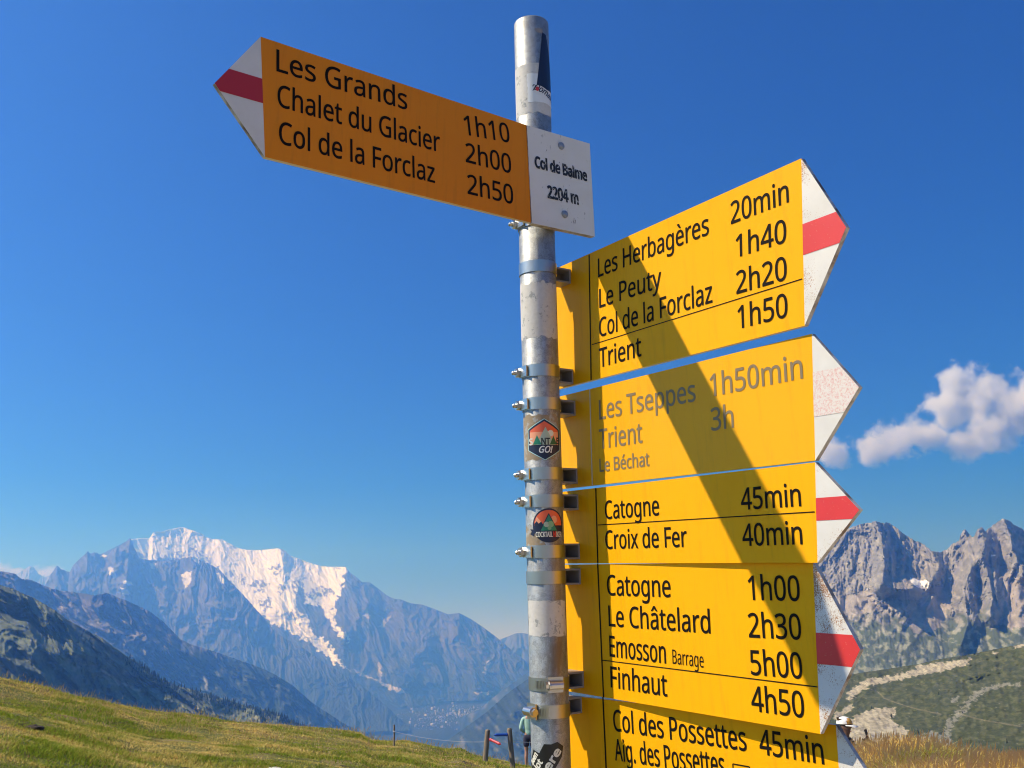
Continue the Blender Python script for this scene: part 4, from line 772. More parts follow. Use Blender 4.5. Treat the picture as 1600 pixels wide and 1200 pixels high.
def sheet(fr, poly, n, name, m, parent):
    bm = bmesh.new()
    f = bm.faces.new([bm.verts.new(fr.p(x, y, n)) for x, y in poly])
    f.normal_update()
    if f.normal.dot(fr.n) < 0: f.normal_flip()
    return bm_obj(name, bm, m, parent)
def strip(fr, x0, y0, x1, y1, wd, n, name, m, parent):
    l = math.hypot(x1 - x0, y1 - y0); ax, ay = -(y1 - y0) / l * wd / 2, (x1 - x0) / l * wd / 2
    return sheet(fr, [(x0 - ax, y0 - ay), (x1 - ax, y1 - ay), (x1 + ax, y1 + ay), (x0 + ax, y0 + ay)], n, name, m, parent)

# ------------------------------------------------------------------ the pole
PD = Vector(POLE['d']); P0 = Vector(POLE['p0']) + Vector((0, 0, CAM_H)); PR = 0.03015
def along(t): return P0 + PD * t
tg = -P0.z / PD.z
foot = along(tg)
EX = Vector((1, 0, 0)); EX = (EX - PD * EX.dot(PD)).normalized(); EY = PD.cross(EX)      # EY points away from the viewer
FRONT = math.atan2(-1, -0.031)
def cyl(r, ang, t): return along(t) + EX * (r * math.cos(ang)) + EY * (r * math.sin(ang))
def ring_shell(r, t0, t1, name, m, parent, a0=0.0, a1=2 * math.pi, seg=64, thick=0.0008):
    bm = bmesh.new()
    full = abs(a1 - a0 - 2 * math.pi) < 1e-6
    n = seg if full else seg + 1
    rows = []
    for rr, tt in ((r, t0), (r + thick, t0), (r + thick, t1), (r, t1)):
        rows.append([bm.verts.new(cyl(rr, a0 + (a1 - a0) * i / seg, tt)) for i in range(n)])
    for i in range(seg):
        j = (i + 1) % n
        for k in range(4):
            bm.faces.new((rows[k][i], rows[k][j], rows[(k + 1) % 4][j], rows[(k + 1) % 4][i]))
    bmesh.ops.recalc_face_normals(bm, faces=bm.faces)
    o = bm_obj(name, bm, m, parent)
    return o
pole = empty('signpost', foot, 'galvanised steel signpost pole carrying all the direction boards, stickers on it', 'signpost')
bm = bmesh.new()
SEG = 72
top = POLE['top']
prof = [(PR, tg - 0.3), (PR, top - 0.002), (PR - 0.0012, top), (PR - 0.003, top), (PR - 0.003, top - 0.02), (0.0001, top - 0.02)]
rows = [[bm.verts.new(cyl(r, 2 * math.pi * i / SEG, t)) for i in range(SEG)] for r, t in prof]
for k in range(len(rows) - 1):
    for i in range(SEG):
        bm.faces.new((rows[k][i], rows[k][(i + 1) % SEG], rows[k + 1][(i + 1) % SEG], rows[k + 1][i]))
bmesh.ops.recalc_face_normals(bm, faces=bm.faces)
shaft = bm_obj('shaft', bm, M['galv'], pole, True)
def on_pole(me, t, ang=0.0, rot=0.0, lift=0.0003):
    """wrap a flat mesh (metres, x sideways, y up) round the pole, centred at height t"""
    bm = bmesh.new(); bm.from_mesh(me)
    bmesh.ops.triangulate(bm, faces=bm.faces)
    for _ in range(6):
        e = [e for e in bm.edges if abs(e.verts[0].co.x - e.verts[1].co.x) > 0.003]
        if not e: break
        bmesh.ops.subdivide_edges(bm, edges=e, cuts=1)
        bmesh.ops.triangulate(bm, faces=bm.faces)
    c, s = math.cos(rot), math.sin(rot)
    for v in bm.verts:
        x, y = v.co.x * c - v.co.y * s, v.co.x * s + v.co.y * c
        v.co = cyl(PR + lift, FRONT + ang + x / PR, t + y)
    bmesh.ops.recalc_face_normals(bm, faces=bm.faces)
    for f in bm.faces:
        cc = f.calc_center_median() - P0
        if f.normal.dot(cc - PD * cc.dot(PD)) < 0: f.normal_flip()
    bm.to_mesh(me); bm.free()
    me.polygons.foreach_set('use_smooth', [True] * len(me.polygons))
    return me
def patch(name, polys, m, parent, t, ang=0.0, rot=0.0, lift=0.0003, offset=0.0, label=None):
    o = link(name, on_pole(fill(polys, 0, offset), t, ang, rot, lift), m, parent)
    if label: o['label'] = label
    return o
def ellipse(cx, cy, a, b, n=40): return [(cx + a * math.cos(2 * math.pi * i / n), cy + b * math.sin(2 * math.pi * i / n)) for i in range(n)]
def ragged(w, h, seed, jag=0.003, n=14):
    g = random.Random(seed); p = []
    c = [(-w, -h), (w, -h), (w, h), (-w, h)]
    for i in range(4):
        (x0, y0), (x1, y1) = c[i], c[(i + 1) % 4]
        for k in range(n):
            f = k / n
            p.append((x0 + (x1 - x0) * f + g.uniform(-jag, jag), y0 + (y1 - y0) * f + g.uniform(-jag, jag)))
    return p
def word(s, x, y, wdt, h, shear=0.0):
    return [[[(x + a * wdt + b * h * shear, y + b * h) for a, b in poly] for poly in gl] for gl in text_polys(s)]
ST = POLE['st']
# paper leftovers
patch('paper_sticker', [ragged(0.043, 0.046, 3)], M['paper'], pole, ST['paper1'], -0.15, 0, 0.0002, 0, 'worn blank white paper patch')
patch('paper_sticker', [ragged(0.037, 0.0265, 5, 0.0012)], M['paper'], pole, ST['paper2'], -0.02, 0, 0.0002, 0, 'wrinkled blank white paper patch')
patch('paper_sticker', [ragged(0.046, 0.045, 7, 0.002)], M['paper'], pole, ST['white_top'], 0.0, 0, 0.0002, 0, 'torn white paper patch near the top')
patch('glue_residue', [ragged(0.040, 0.036, 8, 0.002)], M['residue'], pole, ST['sant'] + 0.004, -0.35, 0, 0.00015)
patch('glue_residue', [ragged(0.022, 0.020, 9, 0.003)], M['residue'], pole, ST['cocktail'] - 0.02, -0.75, 0, 0.00015)
# navy sticker at the top with a script name
t0 = ST['white_top']
sk = patch('name_sticker', [ragged(0.028, 0.026, 12, 0.0006)], M['s_white'], pole, t0, 0.62, 0, 0.0005, 0, 'white sticker with a navy spike and a script name')
patch('navy_shape', [[(0.001, 0.105), (0.010, 0.103), (0.030, 0.02), (0.030, 0.002), (0.008, 0.0), (-0.012, 0.006), (-0.010, 0.02)]], M['navy'], sk, t0, 0.62, 0, 0.0007)
patch('lettering', word('Domaine', -0.016, -0.009, 0.050, 0.012, 0.3), M['navy'], sk, t0, 0.62, -0.32, 0.0010, 0.0003)
patch('lettering', [ellipse(-0.011, -0.0035, 0.003, 0.004)], M['s_red'], sk, t0, 0.62, -0.1, 0.0012)
patch('lettering', [[(-0.018, -0.006), (-0.013, 0.003), (-0.017, 0.006), (-0.020, 0.002), (-0.0185, 0.0015), (-0.0165, 0.0045), (-0.0145, 0.003), (-0.0195, -0.006)]], M['navy'], sk, t0, 0.62, 0, 0.0011)
# dark scuff above it
patch('scuff', [ragged(0.007, 0.004, 14, 0.002)], M['bracket'], pole, top - 0.028, 0.45, 0, 0.0003)
# hexagonal sticker
def hexa(r, sy=1.0): return [(r * math.sin(math.pi / 3 * i), r * math.cos(math.pi / 3 * i) * sy) for i in range(6)]
t0 = ST['sant']; an = 0.12
sk = patch('hexagon_sticker', [hexa(0.0335)], M['s_cyan'], pole, t0, an, 0, 0.0004, 0, 'hexagonal navy sticker with orange sky and green mountains')
patch('rim', [hexa(0.0322)], M['navy'], sk, t0, an, 0, 0.0006)
sky_ = [(0.0245, 0.0145), (0, 0.0290), (-0.0245, 0.0145), (-0.0245, 0.006), (0.0245, 0.006)]
patch('orange_sky', [sky_], M['s_orange'], sk, t0, an, 0, 0.0008)
patch('peach_sky', [[(-0.0245, 0.012), (0.0245, 0.012), (0.0245, -0.0085), (-0.0245, -0.0085)]], M['s_peach'], sk, t0, an, 0, 0.0009)
patch('pale_sun', [ellipse(0.010, 0.010, 0.005, 0.005)], M['s_cream'], sk, t0, an, 0, 0.0010)
patch('mountain_shape', [[(-0.013, -0.0085), (0.0015, 0.020), (0.016, -0.0085)]], M['s_sage'], sk, t0, an, 0, 0.0011)
patch('mountain_shape', [[(-0.019, -0.008), (-0.012, 0.007), (-0.005, -0.008)]], M['s_green'], sk, t0, an, 0, 0.0012)
patch('mountain_shape', [[(0.008, -0.008), (0.0145, 0.006), (0.021, -0.008)]], M['s_dgreen'], sk, t0, an, 0, 0.0012)
patch('lettering', word('S', -0.0255, -0.008, 0.006, 0.010), M['s_cream'], sk, t0, an, 0, 0.0013, 0.0005)
patch('lettering', word('NT', -0.005, -0.008, 0.013, 0.010), M['s_black'], sk, t0, an, 0, 0.0013, 0.0004)
patch('lettering', word('E', 0.0205, -0.007, 0.005, 0.010), M['s_black'], sk, t0, an, 0, 0.0013, 0.0004)
patch('lettering', word('GO!', -0.010, -0.021, 0.020, 0.010, 0.25), M['s_white'], sk, t0, an, 0, 0.0013, 0.0004)
# round sticker
t0 = ST['cocktail']; an = 0.22
sk = patch('round_sticker', [ellipse(0, 0, 0.0265, 0.0265), ], M['navy'], pole, t0, an, 0, 0.0004, 0, 'round dark sticker with orange sky and a green triangle')
patch('ribbon', [[(-0.0325, -0.005), (-0.024, -0.006), (-0.024, -0.017), (-0.0325, -0.013), (-0.029, -0.009)]], M['navy'], sk, t0, an, 0, 0.0003)
patch('orange_sky', [[(0.024 * math.cos(a), 0.024 * math.sin(a)) for a in [math.pi * k / 24 for k in range(25)]]], M['s_orange'], sk, t0, an, 0, 0.0006)
patch('mountain_shape', [[(-0.0235, 0.0), (-0.0235, 0.003), (-0.019, 0.007), (-0.016, 0.003), (-0.012, 0.006), (-0.008, 0.0)]], M['navy'], sk, t0, an, 0, 0.0008)
patch('mountain_shape', [[(-0.022, 0.004), (-0.019, 0.014), (-0.012, 0.006), (-0.016, 0.003), (-0.019, 0.007)]], M['s_peach'], sk, t0, an, 0, 0.00085)
patch('pale_sun', [ellipse(0.0085, 0.009, 0.005, 0.006)], M['s_peach'], sk, t0, an, 0, 0.0008)
patch('mountain_shape', [[(-0.0145, -0.0085), (-0.0005, 0.0185), (0.0005, 0.0185), (0.0145, -0.0085)]], M['navy'], sk, t0, an, 0, 0.0009)
patch('mountain_shape', [[(-0.013, -0.0080), (0.0, 0.0165), (0.013, -0.0080)]], M['s_green'], sk, t0, an, 0, 0.0010)
for cx, cy, r_ in ((-0.004, 0.0015, 0.0042), (0.003, 0.002, 0.0048), (0.0005, -0.004, 0.003)):
    patch('leaf_shape', [ellipse(cx, cy, r_, r_)], M['s_lime'] if cx > 0 else M['s_sage'], sk, t0, an, 0, 0.0011)
patch('lettering', word('COCKTAIL', -0.021, -0.0175, 0.026, 0.0075), M['s_cream'], sk, t0, an, 0, 0.0011, 0.0003)
patch('lettering', word('H', 0.007, -0.0175, 0.0035, 0.0075), M['s_red'], sk, t0, an, 0, 0.0011, 0.0005)
patch('lettering', word('IKER', 0.0115, -0.0175, 0.0105, 0.0075), M['s_cream'], sk, t0, an, 0, 0.0011, 0.0002)
# black lettering sticker at the bottom
t0 = ST['here'] - 0.004; an = -0.40; ro = 0.96
sk = patch('lettering_sticker', [[(-0.030, 0.006), (-0.022, 0.022), (0.002, 0.0245), (0.006, 0.012), (0.022, 0.013), (0.028, 0.004), (0.036, -0.002), (0.036, -0.014), (0.022, -0.020), (-0.026, -0.020), (-0.032, -0.008)]], M['s_black'], pole, t0, an, ro, 0.0005, 0, 'black cut-out sticker with slanted white words')
patch('lettering', word('Been', -0.018, 0.0125, 0.020, 0.0085), M['s_cream'], sk, t0, an, ro, 0.0009, 0.0006)
patch('lettering', word('Not', -0.022, 0.0, 0.021, 0.0095), M['s_cream'], sk, t0, an, ro, 0.0009, 0.0006)
patch('lettering', word('Here', -0.022, -0.0145, 0.050, 0.0110), M['s_cream'], sk, t0, an, ro, 0.0009, 0.0008)

# ------------------------------------------------------------------ boards
def oriented_box(c, ax, ay, az_, hx, hy, hz, bm):
    vs = [bm.verts.new(c + ax * (sx * hx) + ay * (sy * hy) + az_ * (sz * hz)) for sx in (-1, 1) for sy in (-1, 1) for sz in (-1, 1)]
    for f in ((0, 1, 3, 2), (4, 6, 7, 5), (0, 4, 5, 1), (2, 3, 7, 6), (0, 2, 6, 4), (1, 5, 7, 3)):
        bm.faces.new([vs[i] for i in f])
def rod(bm, a, b, r, seg=12, r2=None):
    d = (b - a).normalized(); e = d.orthogonal().normalized(); f = d.cross(e)
    r2 = r if r2 is None else r2
    A_ = [bm.verts.new(a + e * (r * math.cos(2 * math.pi * i / seg)) + f * (r * math.sin(2 * math.pi * i / seg))) for i in range(seg)]
    B_ = [bm.verts.new(b + e * (r2 * math.cos(2 * math.pi * i / seg)) + f * (r2 * math.sin(2 * math.pi * i / seg))) for i in range(seg)]
    for i in range(seg):
        bm.faces.new((A_[i], A_[(i + 1) % seg], B_[(i + 1) % seg], B_[i]))
    bm.faces.new(A_[::-1]); bm.faces.new(B_)
def screw(parent, t, mode, rb):
    if mode == 'left':
        a = math.pi + 0.12
        c = cyl(rb + 0.005, a, t)
        d = (EX * -0.9 - EY * 0.42 + PD * -0.06).normalized(); sdir = d.cross(PD).normalized()
        bm = bmesh.new()
        oriented_box(cyl(rb + 0.0012, a + 0.42, t), (EX * -math.sin(a + .42) + EY * math.cos(a + .42)), PD, (EX * math.cos(a + .42) + EY * math.sin(a + .42)), 0.0105, 0.0085, 0.0012, bm)
        rod(bm, c - d * 0.006, c + d * 0.0105, 0.0034, 14)
        rod(bm, c + d * 0.0105, c + d * 0.0125, 0.0034, 14, 0.0015)
        rod(bm, c - d * 0.001, c + d * 0.0058, 0.0074, 6)
        rod(bm, c - d * 0.0035, c - d * 0.001, 0.0088, 18)
        bmesh.ops.recalc_face_normals(bm, faces=bm.faces)
        bm_obj('clamp_screw', bm, M['bolt'], parent)
    else:
        a = {'front': FRONT + 0.30, 'corner': FRONT - 0.98}[mode]
        n = EX * math.cos(a) + EY * math.sin(a); tt = EX * -math.sin(a) + EY * math.cos(a)
        k = 1 if mode == 'front' else -1
        bm = bmesh.new()
        c = cyl(rb + 0.0058, a, t)
        ax = tt
        rod(bm, c - ax * 0.010, c + ax * 0.010, 0.0066, 16)
        h0 = c - ax * 0.010 if mode == 'front' else c + ax * 0.010
        hd = -ax if mode == 'front' else ax
        rod(bm, h0 + hd * 0.0005, h0 + hd * 0.0022, 0.0074, 18)
        rod(bm, h0 + hd * 0.0022, h0 + hd * 0.0075, 0.0056, 6)
        oriented_box(cyl(rb + 0.0012, a, t), tt, PD, n, 0.012, 0.0115, 0.0012, bm)
        # threads cut in the band
        for q in range(7):
            aa = a + (0.52 + q * 0.075) * (-1 if mode == 'front' else 1)
            nn = EX * math.cos(aa) + EY * math.sin(aa); t2 = EX * -math.sin(aa) + EY * math.cos(aa)
            oriented_box(cyl(rb + 0.0010, aa, t), t2, PD, nn, 0.0006, 0.006, 0.0005, bm)
        bmesh.ops.recalc_face_normals(bm, faces=bm.faces)
        bm_obj('clamp_screw', bm, M['bolt'], parent)
def bracket(fr, parent, t, s0, s1, n_front, n_back, hh, mode):
    """hollow square bracket between pole and board, steel band round the pole"""
    # t is measured along the pole, fr.v is close to the pole direction
    c = along(t)
    rel = c - fr.o
    y = rel.dot(fr.v); x = rel.dot(fr.u)
    bm = bmesh.new()
    th = 0.0028
    def boxp(xa, xb, ya, yb, na, nb):
        oriented_box(fr.p((xa + xb) / 2, (ya + yb) / 2, (na + nb) / 2), fr.u, fr.v, fr.n, (xb - xa) / 2, (yb - ya) / 2, (nb - na) / 2, bm)
    xa, xb = x + s0, x + s1
    boxp(xa, xb, y + hh - th, y + hh, n_back, n_front)
    boxp(xa, xb, y - hh, y - hh + th, n_back, n_front)
    boxp(xa, xb, y - hh + th, y + hh - th, n_back, n_back + th)
    boxp(xa, xb, y - hh + th, y + hh - th, n_front - th, n_front)
    boxp(xa, xa + th, y - hh + th, y + hh - th, n_back + th, n_front - th)
    bmesh.ops.recalc_face_normals(bm, faces=bm.faces)
    b = bm_obj('bracket', bm, M['bracket'], parent)
    bd = ring_shell(PR + 0.0004, t - 0.0098, t + 0.0098, 'clamp_band', M['steel'], b, 0, 2 * math.pi, 72, 0.0011)
    if mode: screw(b, t, mode, PR + 0.0015)
STRIPE = {'L': (0.355, 0.56), '1': (0.40, 0.585), '2': (0.31, 0.66), '3': (0.36, 0.585), '4': (0.42, 0.60), '5': (0.41, 0.6)}
def clip_tip(T, B, K, f0, f1):
    """piece of the triangle T-B-K between two lines parallel to the board at fractions f0, f1 of the joint edge"""
    def edge(f):
        p = (T[0] + (B[0] - T[0]) * f, T[1] + (B[1] - T[1]) * f)
        y = p[1]
        if y > K[1]: g = (T[1] - y) / (T[1] - K[1]); q = (T[0] + (K[0] - T[0]) * g, y)
        else: g = (y - K[1]) / (B[1] - K[1]); q = (K[0] + (B[0] - K[0]) * g, y)
        return p, q
    p0, q0 = edge(f0); p1, q1 = edge(f1)
    poly = [p0, p1, q1]
    if p0[1] > K[1] > p1[1]: poly.append(tuple(K))
    poly.append(q0)
    return poly
def board(k, label, paint_m, tip_m, red_m, ink, h, modes, group='yellow hiking direction boards'):
    d = SIGNS[k]; fr = Frame(d)
    c = [tuple(q) for q in d['c']]
    ctr = fr.p(0, (c[0][1] + c[1][1]) / 2)
    root = empty('direction_sign', ctr, label, 'direction sign', group)
    TH = 0.0065
    prism(fr, c, -TH, 0.0, 'panel', [paint_m, M['edge_y'], M['back']], root)
    K = tuple(d['tip'][0])
    T, B = (c[3], c[2])
    tip = prism(fr, [T, B, K], -TH, 0.0, 'arrow_tip', [tip_m, M['edge'], M['back']], root)
    s = STRIPE[k]
    sheet(fr, clip_tip(T, B, K, *s), 0.0004, 'stripe', red_m, tip)
    for t in d['t']:
        hh = h if t[0] not in ('Le Béchat', 'Barrage') else (0.0205 if t[0] != 'Barrage' else 0.0195)
        letters(fr, root, t, hh, ink, bold=(0.00035 if t[0] != 'Barrage' else 0.0))
    for l in d['l']:
        strip(fr, *l, 0.0014, 0.0005, 'divider_line', M['ink'], root)
    if d['g']:
        x0, y0, x1, y1 = d['g']
        strip(fr, x0, y0, x1, y1, 0.0032 if k != '2' else 0.0022, 0.0005, 'joint_line', M['ink'] if k != '2' else M['edge_y'], root)
    return root, fr
LB = {}
for k, lab, pm, tm, rm, ink, h, modes in (
    ('1', 'uppermost of the yellow boards pointing right, names Les Herbagères and Le Peuty', 'yellow', 'white_rust', 'red', 'ink', 0.0310, [None, 'left']),
    ('2', 'right-pointing yellow board with letters greyed by fading and painted-in glare, Les Tseppes, and nearly bare white tip', 'yellow2', 'white_clean', 'red_faded', 'ink_faded_glare', 0.0310, ['left', 'left']),
    ('3', 'slim right-pointing yellow board with two lines, Catogne and Croix de Fer', 'yellow', 'white_rust', 'red', 'ink', 0.0282, ['left', 'left']),
    ('4', 'deep right-pointing yellow board with four lines down to Finhaut and a rusty tip', 'yellow', 'white_rust2', 'red', 'ink', 0.0305, [None, 'front']),
    ('5', 'lowest right-pointing yellow board, Col des Possettes, half shaded by the board above', 'yellow', 'white_rust2', 'red', 'ink', 0.0305, ['corner', 'left'])):
    root, fr = board(k, lab, M[pm], M[tm], M[rm], M[ink], h, modes)
    for t, md in zip(POLE['clamps'][k], modes):
        bracket(fr, root, t, -0.030, BR_S[k], 0.042, 0.0002, 0.0125, md)
    if k == '5':
        # small framed pictogram after the second line
        x0, y0, x1, y1 = PICTO
        for a in ((x0, y0, x1, y0), (x1, y0, x1, y1), (x1, y1, x0, y1), (x0, y1, x0, y0)):
            strip(fr, *a, 0.0016, 0.0006, 'pictogram_frame', M['ink'], root)
rootL, frL = board('L', 'yellow board with shade in its paint, pointing left to Les Grands and Chalet du Glacier', M['orange'], M['white_clean'], M['red_dark'], M['ink'], 0.0318, [])
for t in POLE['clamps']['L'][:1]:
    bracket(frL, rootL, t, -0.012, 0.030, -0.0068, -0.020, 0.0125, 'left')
# place-name plate
frP = Frame(SIGNS['P'])
c = [tuple(q) for q in SIGNS['P']['c']]
plate = empty('place_plate', frP.p(0.02, 0.34), 'white scratched metal plate reading Col de Balme 2204 m, bolted on the pole', 'place plate')
prism(frP, c, -0.009, 0.0012, 'plate', [M['plate'], M['edge'], M['back']], plate)
for t, h in zip(SIGNS['P']['t'], (0.0185, 0.0205)):
    letters(frP, plate, t, h, M['ink_flaked'], bold=0.0012, proud=0.0018)
for x, y in SIGNS['P']['b']:
    bm = bmesh.new()
    rod(bm, frP.p(x, y, 0.0013), frP.p(x, y, 0.0042), 0.0066, 20, 0.0058)
    rod(bm, frP.p(x, y, 0.0042), frP.p(x, y, 0.0056), 0.0050, 20, 0.0030)
    bmesh.ops.recalc_face_normals(bm, faces=bm.faces)
    bm_obj('bolt', bm, M['bolt_dull'], plate)
# ------------------------------------------------------------------ distant trees and village
def polar(az, r, z=None):
    a = R(az)
    return Vector((r * math.sin(a), r * math.cos(a), 0 if z is None else z))
def cone_forest(name, label, pts, m):
    """many tiny spruces in one mesh: pts = list of (x, y, z, height)"""
    g = np.random.default_rng(9)
    P = np.array(pts, float)
    n = len(P); k = 6
    V, T = [], []
    for lv, (z0, z1, rr) in enumerate(((0.05, 0.55, 0.2), (0.35, 0.8, 0.15), (0.62, 1.0, 0.09))):
        a = np.linspace(0, 2 * np.pi, k, endpoint=False)[None] + g.uniform(0, 6, (n, 1))
        ringv = np.stack([P[:, :1] + np.cos(a) * rr * P[:, 3:], P[:, 1:2] + np.sin(a) * rr * P[:, 3:], P[:, 2:3] + z0 * P[:, 3:] + g.uniform(-.04, .04, (n, k)) * P[:, 3:]], -1)
        apex = np.stack([P[:, 0], P[:, 1], P[:, 2] + z1 * P[:, 3]], -1)[:, None]
        b0 = lv * n * (k + 1)
        V.append(np.concatenate([ringv, apex], 1).reshape(-1, 3))
        i0 = b0 + np.arange(n)[:, None] * (k + 1)
        for j in range(k):
            T.append(np.stack([i0[:, 0] + j, i0[:, 0] + (j + 1) % k, i0[:, 0] + k], -1))
    o = link(name, np_mesh(name, np.concatenate(V), None, np.concatenate(T)), m)
    return tag(o, label, 'forest', None, 'stuff')
M['spruce'] = mat('dark_spruce', (0.022, 0.035, 0.018), 0.9, 0, 0.1)
g = np.random.default_rng(4)
az, crest, (A_, E_, r_) = near
def surf(az_, el_, S):
    a = np.clip((az_ - S[0][0]) / (S[0][-1] - S[0][0]) * (len(S[0]) - 1), 0, len(S[0]) - 1)
    i = int(round(a))
    Ecol = S[2][1][i]
    j = int(np.argmin(np.abs(Ecol - el_)))
    r = S[2][2][i, j]
    e = min(el_, Ecol[0])
    return (r * math.sin(R(S[0][i])), r * math.cos(R(S[0][i])), CAM_H + r * math.tan(R(e)))
pts = []
for _ in range(420):
    a = g.uniform(-21.5, -11.2)
    c0 = np.interp(a, near[0], near[1])
    e = c0 - abs(g.normal(0, 0.22)) - 0.02
    pts.append((*surf(a, e, near), g.uniform(7, 16)))
for _ in range(260):
    a = g.uniform(-24, -13)
    c0 = np.interp(a, near[0], near[1])
    if fbm(np.array([a * 1.3]), np.array([0.3]), 3, 3)[0] > 0.0:
        pts.append((*surf(a, c0 - g.uniform(0.1, 1.1), near), g.uniform(6, 13)))
cone_forest('spruce_forest', 'small dark spruces along the dropping near ridge', pts, M['spruce'])

# individual small conifers on the green hillside
def conifer(az_, el_, h, label):
    x, y, z = surf(az_, el_, hill)
    root = empty('conifer_tree', (x, y, z - 0.3), label, 'tree', 'small conifers on the green hillside')
    bm = bmesh.new()
    rod(bm, Vector((x, y, z - 0.5)), Vector((x, y, z + h * 0.9)), h * 0.025, 7, h * 0.006)
    bm_obj('trunk', bm, M['bark'], root)
    rg = random.Random(int(az_ * 1000))
    bm = bmesh.new()
    for q in range(150):
        f = rg.random() ** 0.8
        zz = z + h * (0.08 + 0.92 * f)
        rad = h * 0.22 * (1 - f) * rg.uniform(0.4, 1.1) + 0.05
        a = rg.uniform(0, 6.283)
        d = Vector((math.cos(a), math.sin(a), 0)); s = Vector((-d.y, d.x, 0)) * (h * 0.035 + 0.1 * rad)
        b0 = Vector((x, y, zz)); tip = b0 + d * rad - Vector((0, 0, 0.3 * rad))
        bm.faces.new([bm.verts.new(b0 + s), bm.verts.new(tip + s * 0.4), bm.verts.new(tip - s * 0.4), bm.verts.new(b0 - s)])
        bm.faces.new([bm.verts.new(b0 + Vector((0, 0, h * .03))), bm.verts.new(tip + Vector((0, 0, h * .01))), bm.verts.new(tip - Vector((0, 0, h * .03))), bm.verts.new(b0 - Vector((0, 0, h * .04)))])
    bm_obj('crown', bm, M['spruce'], root)
M['bark'] = mat('bark', (0.10, 0.07, 0.05), 0.9)
for az_, el_, h, lab in (
    (20.15, -4.55, 7.0, 'dark conifer at the top edge of the pale erosion scar'),
    (21.05, -5.75, 8.5, 'tall dark conifer beside the lower end of the white rock band'),
    (21.35, -5.35, 6.0, 'small dark conifer just above the tall one by the rock band'),
    (20.6, -5.95, 4.5, 'low dark conifer at the foot of the erosion scar'),
    (22.6, -3.4, 4.0, 'lone dark conifer in the green slope above the trail'),
    (23.6, -4.3, 4.0, 'lone dark conifer on the green slope below the trail'),
    (25.5, -5.7, 4.0, 'dark conifer right of the white rock band near the dry grass'),
    (19.2, -4.1, 4.5, 'dark conifer between the two tan scars near the board tips')):
    conifer(az_, el_, h, lab)

# village on the valley floor: too many specks to count
vm = mat('village_walls', (0.6, 0.58, 0.54), 0.8)
a_ = N(vm, 'ShaderNodeAttribute', attribute_name='tint'); base(vm, a_.outputs['Color'])
g = np.random.default_rng(12)
Vv, Qv, Cv = [], [], []
for q in range(650):
    if q < 420: az_, dd = g.normal(-4.4, 1.5), g.normal(15000, 1500)
    elif q < 640: az_, dd = g.normal(-3.0, 0.8), g.normal(15600, 700)
    elif q < 800: az_, dd = g.normal(-5.8, 0.9), g.normal(13700, 500)
    else: az_, dd = g.uniform(-7, -0.5), g.uniform(13000, 18500)
    if dd < 12800 or dd > 19000 or abs(az_ + 4) > 4.2: continue
    c = polar(az_, dd)
    big = g.random() < 0.10
    lx, ly, hz = (g.uniform(22, 45), g.uniform(12, 20), g.uniform(12, 22)) if big else (g.uniform(7, 15), g.uniform(6, 11), g.uniform(4, 8))
    th = g.uniform(0, 3.14); ct, st_ = math.cos(th), math.sin(th)
    b0 = len(Vv)
    z0 = FLOOR - 8
    zt = FLOOR + 6 + hz
    for sx, sy, zz in ((-1, -1, z0), (1, -1, z0), (1, 1, z0), (-1, 1, z0), (-1, -1, zt), (1, -1, zt), (1, 1, zt), (-1, 1, zt), (-1, 0, zt + hz * .5), (1, 0, zt + hz * .5)):
        px, py = sx * lx / 2, sy * ly / 2
        Vv.append((c.x + px * ct - py * st_, c.y + px * st_ + py * ct, zz))
    Qv += [tuple(b0 + i for i in f) for f in ((0, 1, 5, 4), (1, 2, 6, 5), (2, 3, 7, 6), (3, 0, 4, 7), (4, 5, 9, 8), (6, 7, 8, 9))]
    k = g.uniform(0.06, 0.28) if not big else g.uniform(0.25, 0.5)
    Cv += [(k, k * 0.97, k * 0.92)] * 10
tag(link('village', np_mesh('village', np.array(Vv), np.array(Qv), None, np.array(Cv)), vm), 'hazy village houses scattered over the valley floor', 'village', None, 'stuff')

# ------------------------------------------------------------------ fence on the crest
M['post'] = mat('weathered_post', (0.22, 0.16, 0.11), 0.85)
mp_ = N(M['post'], 'ShaderNodeMapping'); tc_ = N(M['post'], 'ShaderNodeTexCoord'); mp_.inputs['Scale'].default_value = (30, 30, 3)
L(M['post'], tc_.outputs['Object'], mp_.inputs[0])
base(M['post'], ramp(M['post'], noise(M['post'], 1.0, 5, 0.7, mp_.outputs[0]), [(0.3, (0.14, 0.10, 0.07)), (0.7, (0.30, 0.24, 0.18))]))
M['gate_blue'] = mat('blue_plastic', (0.02, 0.09, 0.42), 0.4)
M['gate_red'] = mat('red_plastic', (0.62, 0.06, 0.08), 0.4)
M['wire'] = mat('fence_wire', (0.55, 0.58, 0.62), 0.5, 0.4)
def el_z(r, el): return CAM_H + r * math.tan(R(el))
FR_ = 24.5
def fence_post(azb, azt, elt, label, rad=0.065):
    b = gpt(azb, FR_); t = polar(azt, FR_, el_z(FR_, elt))
    d = (t - b)
    root = empty('fence_post', b, label, 'fence post', 'posts of the pasture fence')
    bm = bmesh.new()
    rod(bm, b - d.normalized() * 0.25, t - d.normalized() * 0.02, rad, 14, rad * 0.92)
    rod(bm, t - d.normalized() * 0.0199, t + d.normalized() * 0.01, rad * 0.92, 14, rad * 0.6)
    bmesh.ops.recalc_face_normals(bm, faces=bm.faces)
    bm_obj('shaft', bm, M['post'], root)
    return root, b, t
